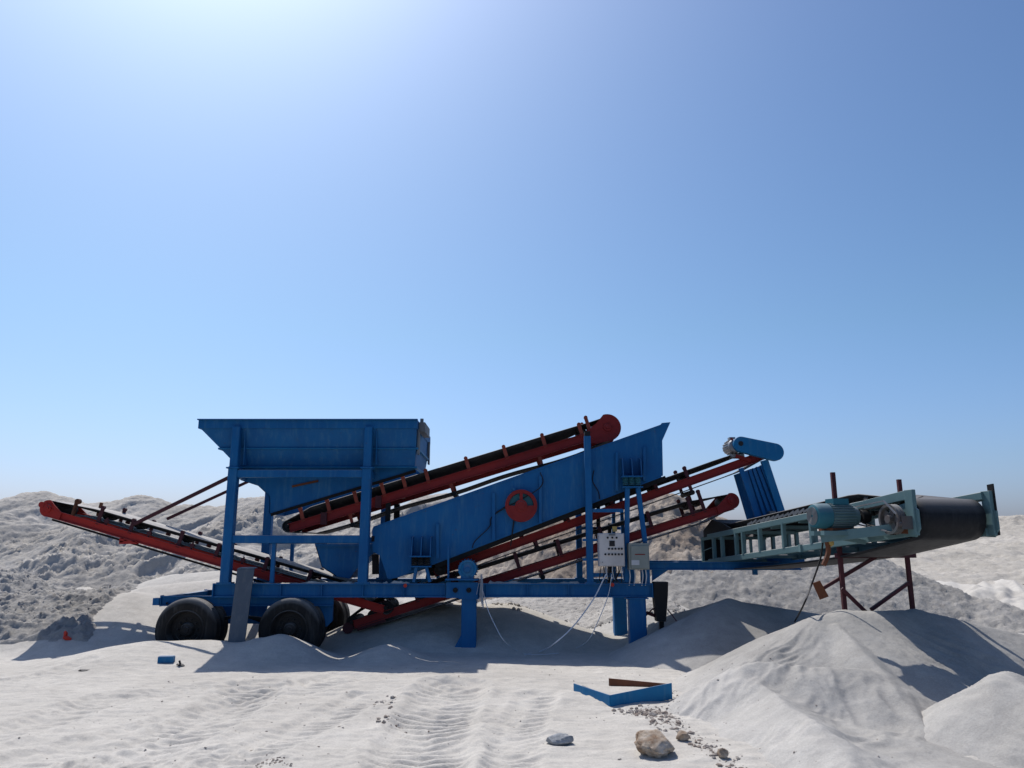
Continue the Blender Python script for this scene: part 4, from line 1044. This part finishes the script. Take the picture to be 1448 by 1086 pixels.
# belt
st = []; N = 26; hr = .222; hs = LG - .17; hh = .155
for i in range(N + 1):
    s = -.15 + (hs + .15) * i / N; e = min(1, (s + .15) / .5) * min(1, max(0, (hs - s) / .9)); top = HT + .02
    if s > hs - .8: top = top + (hh + hr - top) * (s - hs + .8) / .8
    st.append((s, top, .12 * e))
for i in range(1, 15):
    t = math.pi / 2 - math.pi * i / 15; st.append((hs + hr * math.cos(t), hh + hr * math.sin(t), 0))
for i in range(N + 1):
    s = hs - (hs + .15) * i / N; low_ = -.13 if s > .8 else -.06; 
    if s > hs - 1.2: low_ = -.13 + (hh - hr + .13) * (s - hs + 1.2) / 1.2
    st.append((s, low_ - .05 * math.sin(math.pi * i / N), 0))
for i in range(1, 9):
    t = -math.pi / 2 - math.pi * i / 9; st.append((-.15 + .1 * math.cos(t), .12 + .2 * math.sin(t), 0))
GL = lambda s, w, n: GG(s, w + .05, n)
belt_mesh(GL, st, WG - .10).build('belt', 'beltdrum', tc, solid=.016)
mb = MB(); mb.cyl(GG(hs, .07, hh), GG(hs, WG - .07, hh), hr - .015, n=32); mb.cyl(GG(hs, -.16, hh), GG(hs, WG + .08, hh), .035, n=12); mb.build('head_pulley', 'blacksteel', tc)
# torn dusty skirt along the belt edge
mb = MB()
for k in range(16):
    s = spx(1060) + k * .13; a = GG(s, -.01, HT + .05); b = GG(s + .15, -.01, HT + .075 + .02 * random.random()); mb.bar(a, b, .02 + .03 * random.random(), .01)
mb.each('skirt_strip', 'galv', tc)
for px in (1085, 1130, 1180, 1225):
    s = spx(px); mb = MB()
    for w0, w1, h0, h1 in ((.32, .58, 0, 0), (.30, .06, 0, .10), (.60, .84, 0, .10)): mb.cyl(GG(s, w0, HT - .03 + h0), GG(s, w1, HT - .03 + h1), .04, n=12)
    mb.build('idler', 'blacksteel', tc)
# feed box at the tail
mb = MB(); mb.prism([GG(.0, -.02, HT), GG(.0, -.02, HT + .12), GG(.35, -.02, HT + .27), GG(.7, -.02, HT + .18), GG(1.0, -.02, HT + .06), GG(1.0, -.02, HT + .02)], gw * .02)
mb.prism([GG(.0, WG, HT), GG(.0, WG, HT + .12), GG(.35, WG, HT + .27), GG(.7, WG, HT + .18), GG(1.0, WG, HT + .06), GG(1.0, WG, HT + .02)], gw * .02)
mb.prism([GG(.0, 0, HT + .10), GG(.35, 0, HT + .25), GG(.35, 0, HT + .27), GG(0, 0, HT + .12)], gw * WG)
mb.prism([GG(.35, 0, HT + .25), GG(.8, 0, HT + .14), GG(.8, 0, HT + .16), GG(.35, 0, HT + .27)], gw * WG); mb.build('feed_box', 'blacksteel', tc)
# head frames
for w, nm in ((-.03, 0), (WG + .03, 1)):
    mb = MB()
    mb.bar(GG(LG + .02, w, -.04), GG(LG + .02, w, HT + .03), .13, .05, up=gd, c=.006)
    mb.bar(GG(LG - .75, w, HT - .03), GG(LG - .04, w, HT - .02), .10, .045)
    mb.build('head_frame', 'teal', tc, bevel=.004)
mb = MB(); mb.prism([GG(LG + .02, WG + .045, -.05), GG(LG + .10, WG + .045, -.04), GG(LG + .10, WG + .045, HT + .10), GG(LG + .02, WG + .045, HT + .10)], gw * .02); mb.build('head_edge_plate', 'blacksteel', tc)
mb = MB()
mb.prism([GG(LG - .42, -.035, .0), GG(LG + .05, -.035, -.06), GG(LG + .12, -.035, .02), GG(LG + .12, -.035, .22), GG(LG + .0, -.035, .32), GG(LG - .30, -.035, .30), GG(LG - .42, -.035, .16)], gw * .02)
mb.prism([GG(LG - .42, WG + .03, .0), GG(LG + .05, WG + .03, -.06), GG(LG + .12, WG + .03, .02), GG(LG + .12, WG + .03, .22), GG(LG - .30, WG + .03, .30)], gw * .02)
mb.each('gusset_plate', 'teal', tc)
mb = MB(); mb.prism([GG(LG - .36, -.05, .02), GG(LG - .02, -.05, -.02), GG(LG - .08, -.05, .22)], gw * .012); mb.build('rust_patch', 'rust', tc)
mb = MB(); mb.box(GG(LG - .02, -.10, .10), (.12, .12, .14)); mb.cyl(GG(LG - .0, -.20, .08), GG(LG - .0, -.05, .08), .03, n=10); mb.each('bearing_block', 'sheave', tc)
# V belt drive: sheave on the pulley shaft, motor on a bracket
sc_s = spx(1270, -.12)
ps = GG(sc_s, -.16, .15)
mb = MB(); mb.ring(ps, gw, [(-.045, .165), (-.045, .135), (.045, .135), (.045, .165), (.03, .155), (.01, .165), (-.01, .155), (-.03, .165)], 36)
for k in range(5):
    t = k * 2 * math.pi / 5; d = gd * math.cos(t) + Vector((0, 0, 1)) * math.sin(t); mb.bar(ps, ps + d * .14, .07, .02, up=gd)
mb.cyl(ps - gw * .06, ps + gw * .14, .045, n=14); mb.build('sheave', 'sheave', tc, label='rusty spoked sheave at the head shaft')
sm = spx(1226, -.06); pm = GG(sm, -.06, .255)
mb = MB(); mb.cyl(pm - gw * .05, pm + gw * .05, .075, n=20); mb.cyl(pm - gw * .2, pm + gw * .06, .03, n=10); mb.build('motor_pulley', 'blacksteel', tc)
mb = MB()
for dz, rr in ((1, 0), (-1, 0)):
    for off in (-.025, .0, .025): mb.bar(pm + Vector((0, 0, .075 * dz)) + gw * off, ps + Vector((0, 0, .165 * dz)) + gw * off, .012, .014)
mb.each('drive_belt', 'rubber', tc)
mb = MB(); mb.bar(pm + Vector((0, 0, .11)) - gw * .1, ps + Vector((0, 0, .20)) - gw * .08, .014, .014); mb.bar(pm + Vector((0, 0, -.09)) - gw * .1, ps + Vector((0, 0, -.13)) - gw * .08, .014, .014)
mb.bar(ps + Vector((0, 0, .2)) - gw * .08, ps + gd * .18 + Vector((0, 0, .05)) - gw * .08, .014, .014); mb.each('guard_rod', 'steel', tc)
mo = bpy.data.objects.new('motor', None); COL.objects.link(mo); mo.parent = tc; ORI[mo.name] = ORI[tc.name]; mo['label'] = 'big teal electric motor with cooling fins'
c = pm - gw * .12; ax = -gw
mb = MB(); mb.lathe(c, ax, [(0, .065), (.0, .11), (.06, .13), (.37, .13), (.38, .12)], 32); 
for k in range(28):
    t = k * 2 * math.pi / 28; d = gd * math.cos(t) + Vector((0, 0, 1)) * math.sin(t); mb.bar(c + ax * .07 + d * .138, c + ax * .36 + d * .138, .024, .007, up=d)
mb.build('finned_body', 'teal', mo)
mb = MB(); mb.lathe(c, ax, [(.365, .142), (.37, .147), (.50, .145), (.545, .13), (.555, .10), (.555, 0)], 32); mb.build('fan_cowl', 'tealdeep', mo)
mb = MB()
for k in range(8):
    rr = .02 + k * .0115; mb.ring(c + ax * .557, ax, [(0, rr), (0, rr + .005), (.006, rr + .005), (.006, rr)], 24)
mb.build('fan_grille', 'galv', mo)
mb = MB(); mb.box(c + ax * .22 + Vector((0, 0, .165)), (.20, .16, .07), Matrix.Rotation(math.atan2(gw.y, gw.x), 3, 'Z')); mb.build('terminal_box', 'tealdeep', mo)
mb = MB(); Rz = Matrix.Rotation(math.atan2(gw.y, gw.x), 3, 'Z')
mb.box(c + ax * .22 + Vector((0, 0, -.155)), (.36, .28, .03), Rz); mb.build('motor_foot', 'rust', mo)
mb = MB(); b0 = c + Vector((0, 0, -.20))
mb.box(b0 + ax * .20, (.75, .07, .05), Rz); mb.box(b0 + ax * .20 + gd * .2, (.75, .07, .05), Rz)
mb.bar(b0 + ax * .45 - gd * .02 + Vector((0, 0, -.05)), GG(sc_s, -.10, .02) + Vector((0, 0, .03)), .11, .06)
mb.bar(b0 + ax * .5 + Vector((0, 0, 0)), b0 + ax * .2 + gw * .3 + Vector((0, 0, -.1)), .05, .05); mb.build('motor_bracket', 'teal', tc)
mb = MB(); a = b0 + ax * .42; mb.path(curve_pts([a, a + Vector((.03, 0, -.15)), a + Vector((.02, 0, -.24)), a + Vector((-.04, 0, -.36))]), .03, 8); mb.build('bent_bracket', 'rust', tc)
mb = MB(); mb.lathe(b0 + ax * .36 + Vector((0, 0, -.05)), (0, 0, -1), [(0, .05), (.08, .045), (.1, .02), (.1, 0)], 12); mb.build('junction', 'brass', tc)

# trestle
ptA = GG(spx(1190), .07, 0); ptB = GG(spx(1190) - .1, WG - .02, 0)
tr = thing('steel_trestle', 'rusty cross braced trestle of thin poles standing in the sand under the teal conveyor', 'trestle', (ptA.x, ptA.y, surf1(ptA.x, ptA.y)))
xA, yA = P(1189, 800, 9.85).x, 9.85; xB, yB = P(1284, 800, 10.1).x, 10.1
zA_, zB2 = surf1(xA, yA) - .25, surf1(xB, yB) - .25
zta, ztb = P(1177, 668, yA).z, P(1267, 678, yB).z
mb = MB(); mb.bar((xA, yA, zA_), (xA, yA, zta), .05, .05, up=(0, 1, 0)); mb.build('pole', 'darkred', tr)
mb = MB(); mb.bar((xB, yB, zB2), (xB, yB, ztb), .048, .048, up=(0, 1, 0)); mb.build('pole', 'darkred', tr)
for a, b in (((1160, 834, yA - .02), (1266, 771, yB)), ((1190, 832, yA - .05), (1225, 866, yB - .3)), ((1232, 862, yA), (1285, 824, yB - .05))):
    mb = MB(); mb.bar(P(*a), P(*b), .04, .04, up=(0, 1, 0)); mb.build('brace', 'darkred', tr)
mb = MB(); mb.bar((xA - .05, yA, GG(spx(1190), 0, -.16).z), (xB + .1, yB, GG(spx(1190), 0, -.16).z), .06, .06); mb.build('cross_bar', 'darkred', tr)
mb = MB(); mb.ppoly([(1149.5, 824.5), (1159.5, 821), (1172, 843.5), (1160, 848)], yA - .07, .02); mb.build('foot_plate', 'rust', tr)

# ================================================================== electrical boxes
cab = thing('control_cabinet', 'pale beige control cabinet with rows of dark buttons between two blue uprights', 'control cabinet', tuple(P(865, 801, YF - .2)))
Yk = YF - .28
a, b = P(846.5, 754, Yk), P(884, 801, Yk); cx, cz = (a.x + b.x) / 2, (a.z + b.z) / 2; ww, hh_ = b.x - a.x, a.z - b.z
mb = MB(); mb.box((cx, Yk + .11, cz), (ww, .20, hh_)); mb.build('housing', 'beige', cab, bevel=.006)
mb = MB(); mb.box((cx, Yk, cz), (ww - .02, .016, hh_ - .02)); mb.build('door', 'beige', cab, bevel=.004)
mb = MB(); a = P(865.5, 768.5, Yk - .012); mb.box(a, (.085, .012, .085)); mb.build('display', 'blackplastic', cab)
a = P(865.5, 756, Yk - .012); mb = MB(); mb.box(a, (.10, .012, .03)); mb.build('nameplate', 'galv', cab)
for row, xs_ in ((776, (861, 865.7, 870.2, 875, 879.2)), (783.8, (856, 861, 865.7, 870.2, 875, 879.5)), (760.3, (859.3, 865.8, 871.8))):
    for x_ in xs_:
        mb = MB(); q = P(x_, row, Yk - .008); mb.lathe(q, (0, -1, 0), [(0, .017), (.008, .017), (.008, .012), (.03, .011), (.03, 0)], 10); mb.build('push_button', 'blackplastic', cab)
mb = MB(); mb.cyl(P(852, 795, Yk - .03), P(852, 795, Yk), .010, n=8); mb.build('lock', 'steel', cab)
mb = MB()
for i, x_ in enumerate((850, 853, 856, 859.5, 862, 865, 868, 871, 874, 877, 880)):
    a = P(x_, 801, Yk + .1); mb.path(curve_pts([a, a + Vector((random.uniform(-.02, .02), 0, -.08)), a + Vector((random.uniform(-.05, .05), .1, -.19)), a + Vector((.02, .25, -.26))], 5), .007, 5)
mb.each('cable_bundle', 'blackplastic', cab)
mb = MB()
for x_ in (857, 866, 879):
    a = P(x_, 801, Yk + .05); mb.path(curve_pts([a, a + Vector((.0, 0, -.08)), a + Vector((.03, .05, -.2))], 5), .007, 5)
mb.each('pale_cable', 'white', cab)
mb = MB(); mb.box(P(869, 748, Yk + .1), (.07, .06, .08)); mb.build('siren', 'brass', cab)
mb = MB(); z = cz + hh_ * .3; mb.box(((cx + xr) / 2 - .0, Yk + .24, z), (.55, .03, .04)); mb.box(((cx + xr) / 2, Yk + .24, cz - hh_ * .3), (.55, .03, .04)); mb.each('mounting_rail', 'blue', cab)
gb = thing('switch_box', 'grey green metal switch box with a small white label beside the control cabinet', 'switch box', tuple(P(903, 806, YF - .2)))
Yg = YF - .22; a, b = P(888.5, 768, Yg), P(919, 805.5, Yg)
mb = MB(); cx, cz = (a.x + b.x) / 2, (a.z + b.z) / 2; mb.box((cx, Yg + .10, cz), (b.x - a.x, .18, a.z - b.z)); mb.build('housing', 'greenbox', gb, bevel=.006)
mb = MB(); mb.box((cx + .01, Yg - .004, cz - .01), (b.x - a.x - .05, .02, a.z - b.z - .06)); mb.build('door', 'greenbox', gb, bevel=.004)
mb = MB(); mb.box(P(898.5, 795.5, Yg - .018), (.125, .008, .075)); mb.build('label_plate', 'label', gb)
mb = MB(); mb.box(P(905, 784, Yg - .018), (.16, .008, .014)); mb.build('red_strip', 'red', gb)
mb = MB()
for x_ in (890, 897, 908, 913):
    a = P(x_, 806, Yg + .1); mb.path(curve_pts([a, a + Vector((.01, 0, -.1)), a + Vector((.0, .08, -.24))], 5), .010, 5)
mb.each('cable_tail', 'white', gb)
mb = MB(); mb.box((cx, Yg + .20, cz), (.32, .03, .04)); mb.each('mounting_rail', 'blue', gb)

# hydraulic jack
jk = thing('screw_jack', 'black tapering support jack at the front corner of the chassis', 'jack', tuple(P(935, 905, YF)))
mb = MB(); a = P(935, 823, YF); xk = a.x
mb.prism([P(925, 823, YF - .1), P(945, 823, YF - .1), P(944.5, 842, YF - .1), P(942, 879, YF - .1), P(929, 879, YF - .1), P(925, 842, YF - .1)], (0, .2, 0)); mb.build('housing', 'blacksteel', jk)
mb = MB(); mb.bar(P(935.5, 879, YF), P(935, 912, YF), .06, .07, up=(0, 1, 0)); mb.build('ram', 'blacksteel', jk)
mb = MB(); mb.bar(P(914, 866, YF + .1), P(930, 872, YF + .05), .05, .05); mb.path(curve_pts([P(930, 858, YF), P(922, 862, YF), P(914, 870, YF + .1)], 5), .012); mb.path(curve_pts([P(944, 862, YF), P(955, 876, YF - .1), P(968, 898, YF - .3)], 6), .010)
mb.build('crank', 'darkred', jk)

# leaning steel plate at the wheels
pt = P(348, 805, YF - .12); pb = P(334, 906, YF - .45)
u_ = (P(359.6, 805, YF - .12) - P(336, 805, YF - .12)); 
pltop = [P(335.5, 805, YF - .13), P(359.5, 805, YF - .13)]; plbot = [P(322, 908, YF - .55), P(346, 908, YF - .55)]
mb = MB(); mb.prism([plbot[0], plbot[1], pltop[1], pltop[0]], (0, .02, 0))
mb.prism([pltop[0], pltop[1], pltop[1] + Vector((0, .16, .02)), pltop[0] + Vector((0, .16, .02))], (0, 0, .012))
o = mb.build('steel_plate', 'plate', None, origin=tuple(plbot[0])); tag(o, 'dusty grey steel plate leaning on the beam between the two truck wheels', 'steel plate')

# ================================================================== loose things on the ground
wp = on_surf(680, 856)
tp = P(681, 812, YF - .2)
mb = MB()
for k in range(26):
    dx, dy = random.gauss(0, .022), random.gauss(0, .02); ln = random.uniform(.30, .52); sx = random.gauss(0, .02)
    mb.path(curve_pts([tp + Vector((dx * .2, dy * .2, 0)), tp + Vector((dx * .8, dy, -ln * .4)), tp + Vector((dx * 1.5 + sx, dy * 1.4, -ln))], 5), .0045, 4)
o = mb.build('frayed_rope', 'cord', None, origin=tuple(tp)); tag(o, 'frayed bunch of white cords hanging beside the blue motor', 'rope')
def lay(pts, r, name, mat, label, cat):
    m_ = MB(); m_.path(curve_pts(pts, 12), r, 6); o_ = m_.build(name, mat, None, origin=tuple(pts[0])); return tag(o_, label, cat)
def GS(px, py, dz=.012): v = on_surf(px, py); return v + Vector((0, 0, dz))
lay([P(857, 812, Yk - .03), P(852, 822, YF - .35), P(838, 849, YF - .5), P(812, 884, YF - .75), P(785, 909, 11.5), GS(765, 922), GS(742, 927)], .010, 'power_cable', 'white', 'thick white cable sagging from the control cabinet to the ground', 'cable')
lay([P(683, 836, YF - .15), P(690, 862, YF - .3), P(700, 884, YF - .5), P(712, 905, 11.8), GS(730, 921), GS(752, 927), GS(790, 925)], .006, 'thin_cable', 'white', 'thin white cable drooping from the cords by the motor', 'cable')
lay([P(865, 812, Yk), P(860, 842, YF - .3), P(845, 880, YF - .5), P(832, 905, 11.9), GS(815, 918)], .006, 'thin_cable', 'white', 'thin white cable hanging from the middle of the control cabinet', 'cable')
lay([P(1164, 762, 9.6), P(1160, 790, 9.6), P(1147, 828, 9.6), P(1136, 856, 9.5), GS(1124, 880)], .011, 'black_cable', 'rubber', 'black cable dropping from the teal conveyor motor into the sand', 'cable')
# bent blue offcut
A_, B_, C_ = on_surf(811, 977), on_surf(862, 999), on_surf(951, 989); D_ = on_surf(861, 975)
C_.z += .03; hh2 = Vector((0, 0, .125))
ct = thing('steel_offcut', 'bent blue steel channel frame with a rusty inside lying on the dust', 'steel frame', tuple((A_ + B_ + C_ + D_) / 4))
def wall(a, b, ha, hb, t, name, mat, tilt=0):
    d = (b - a).normalized(); n_ = Vector((-d.y, d.x, 0)) * t
    m_ = MB(); m_.add([a, b, b + Vector((0, 0, hb)), a + Vector((0, 0, ha)), a + n_, b + n_, b + n_ + Vector((0, 0, hb)), a + n_ + Vector((0, 0, ha))],
                      [(0, 1, 2, 3), (7, 6, 5, 4), (0, 4, 5, 1), (3, 2, 6, 7), (0, 3, 7, 4), (1, 5, 6, 2)]); return m_.build(name, mat, ct, smooth=False, bevel=.002)
zd = Vector((0, 0, -.03))
wall(A_ + zd, B_ + zd, .11, .14, .012, 'side_wall', 'bluelight'); wall(B_ + zd + Vector((.012, 0, 0)), C_ + zd, .14, .165, .012, 'side_wall', 'bluelight'); wall(D_ + zd, C_ + zd + Vector((-.02, .02, 0)), .15, .15, .014, 'back_wall', 'rust')
mb = MB(); mb.add([B_ + Vector((.02, .03, .085)), C_ + Vector((-.10, .05, .075)), D_ + Vector((.02, -.02, .035)), A_ + Vector((.10, .03, .05))], [(0, 1, 2, 3)]); mb.build('dusty_web', 'ground', ct, smooth=False, solid=.01)
# stones
def stone(px, py, r, sq, mat, label, cat='rock', name='rock', sink=.25, seed=1, sub=4, rot=0):
    p = on_surf(px, py); bm = bmesh.new(); bmesh.ops.create_icosphere(bm, subdivisions=sub, radius=1)
    vv = np.array([v.co[:] for v in bm.verts]); ff = [tuple(v.index for v in f.verts) for f in bm.faces]; bm.free()
    k = seed * 13.7
    d = 1 + .42 * perlin(vv[:, 0] * 1.1 + k, vv[:, 1] * 1.1 + vv[:, 2] * 1.3) + .20 * perlin(vv[:, 0] * 2.7 + vv[:, 2] * 2.1 + k, vv[:, 1] * 2.7 - vv[:, 2]) + .09 * fbm(vv[:, 0] * 6 + vv[:, 2] * 4 + k, vv[:, 1] * 6 - vv[:, 2] * 5, 3)
    # cut facets
    rg = np.random.RandomState(seed)
    q = vv * d[:, None]
    for _ in range(7):
        nrm_ = rg.normal(size=3); nrm_ /= np.linalg.norm(nrm_); e = q @ nrm_ - rg.uniform(.68, .88); q = q - np.clip(e, 0, None)[:, None] * nrm_ * .85
    q = q * np.array(sq) * r; c_, s_ = math.cos(rot), math.sin(rot)
    q = np.stack([q[:, 0] * c_ - q[:, 1] * s_, q[:, 0] * s_ + q[:, 1] * c_, q[:, 2]], 1)
    m_ = MB(); m_.v = [p + Vector((a, b, c + r * sq[2] * (1 - sink))) for a, b, c in q]; m_.f = ff
    o_ = m_.build(name, mat, None, origin=tuple(p)); return tag(o_, label, cat)
stone(926, 1066, .150, (1.08, .9, .62), 'boulder', 'tan boulder with a rough crust below the steel offcut', seed=4, sub=5)
stone(908, 1046, .045, (1.2, .9, .9), 'boulder', 'fist sized brown stone touching the back of the tan boulder', seed=8, sub=3)
stone(791, 1053, .095, (1.35, .7, .5), 'greystone', 'smooth grey pointed stone alone on the dust', seed=3, sub=4)
stone(799, 1045, .03, (1.2, .9, .8), 'greystone', 'small grey pebble just behind the pointed grey stone', seed=5, sub=3)
stone(966, 1047, .05, (1.1, .8, .9), 'boulder', 'reddish brown stone at the upper end of the pebble trail', seed=6, sub=3)
stone(1023, 1072, .045, (1.1, .8, .9), 'boulder', 'brown stone at the lower end of the pebble trail', seed=7, sub=3)
p = on_surf(235, 936); mb = MB(); mb.box(p + Vector((0, 0, .03)), (.20, .10, .075), Matrix.Rotation(.12, 3, 'Z')); mb.box(p + Vector((0, 0, .07)), (.19, .09, .012), Matrix.Rotation(.12, 3, 'Z'))
o = mb.build('steel_block', 'bluelight', None, origin=tuple(p), bevel=.004); tag(o, 'small blue steel block with dust on top lying in front of the rear wheel', 'steel block')
p = on_surf(256, 942); mb = MB(); mb.add(*ico(.05, p + Vector((0, 0, .01)), (1.3, .6, .35), (.2, .3, .4))); mb.bar(p, p + Vector((-.03, 0, .07)), .02, .02, up=(0, 1, 0)); o = mb.build('scrap_metal', 'blacksteel', None, origin=tuple(p)); tag(o, 'dark scrap piece next to the small blue block', 'scrap')
p = on_surf(121, 948); mb = MB(); mb.add(*ico(.06, p, (1.5, .6, .3), (.1, .1, .2))); o = mb.build('scrap_metal', 'blacksteel', None, origin=tuple(p)); tag(o, 'flat dark scrap piece alone on the pale dust', 'scrap')
p = on_surf(95, 905); mb = MB(); mb.add(*ico(.065, p + Vector((0, 0, .02)), (1.3, .5, .5), (.1, .2, .2), .35)); mb.add(*ico(.05, p + Vector((-.04, 0, .08)), (.7, .5, 1.2), (.3, .2, .2), .3)); o = mb.build('red_rag', 'redplastic', None, origin=tuple(p)); tag(o, 'crumpled red rag at the foot of the pebbly bank', 'rag')

# ================================================================== camera, light, sky
cam = bpy.data.cameras.new('camera'); co = bpy.data.objects.new('camera', cam); COL.objects.link(co)
cam.sensor_width = 36; cam.lens = 36 * F0 / W0; cam.clip_end = 3000; cam.clip_start = .05
co.location = (0, 0, CZ); co.rotation_euler = (math.pi / 2 + PITCH, 0, 0); sc.camera = co
sv = Vector((-.31, .58, 1.0)).normalized()     # towards the sun
el = math.asin(sv.z)
sun = bpy.data.lights.new('sun', 'SUN'); sun.energy = 4.4; sun.angle = math.radians(.53); sun.color = (1, .952, .89)
so = bpy.data.objects.new('sun', sun); COL.objects.link(so); so.rotation_euler = sv.to_track_quat('Z', 'Y').to_euler(); so.location = (-5, 10, 20)
w = bpy.data.worlds.new('World'); sc.world = w; w.use_nodes = True
n, l = w.node_tree.nodes, w.node_tree.links
bg = n['Background']; sk = n.new('ShaderNodeTexSky'); sk.sky_type = 'NISHITA'; sk.sun_disc = False
sk.sun_elevation = el; sk.sun_rotation = math.atan2(sv.x, sv.y); sk.altitude = 0; sk.air_density = 1.0; sk.dust_density = 2.0; sk.ozone_density = 3.0
ga = n.new('ShaderNodeGamma'); ga.inputs[1].default_value = 1.17; l.new(sk.outputs[0], ga.inputs[0])
tc_ = n.new('ShaderNodeTexCoord'); sz = n.new('ShaderNodeSeparateXYZ'); l.new(tc_.outputs['Generated'], sz.inputs[0])
hz = ramp(n, l, sz.outputs['Z'], [(.0, (.95, 1.12, 1.75)), (.035, (.77, .85, 1.22)), (.10, (.725, .83, 1.04)), (.27, (.68, .845, .92)), (.55, (.655, .80, .915)), (.85, (.655, .755, .915))])
l.new(mixc(n, l, 1.0, ga.outputs[0], hz, 'MULTIPLY'), bg.inputs[0]); bg.inputs[1].default_value = .10
sc.view_settings.view_transform = 'Standard'; sc.view_settings.look = 'None'; sc.view_settings.exposure = 0; sc.view_settings.gamma = 1
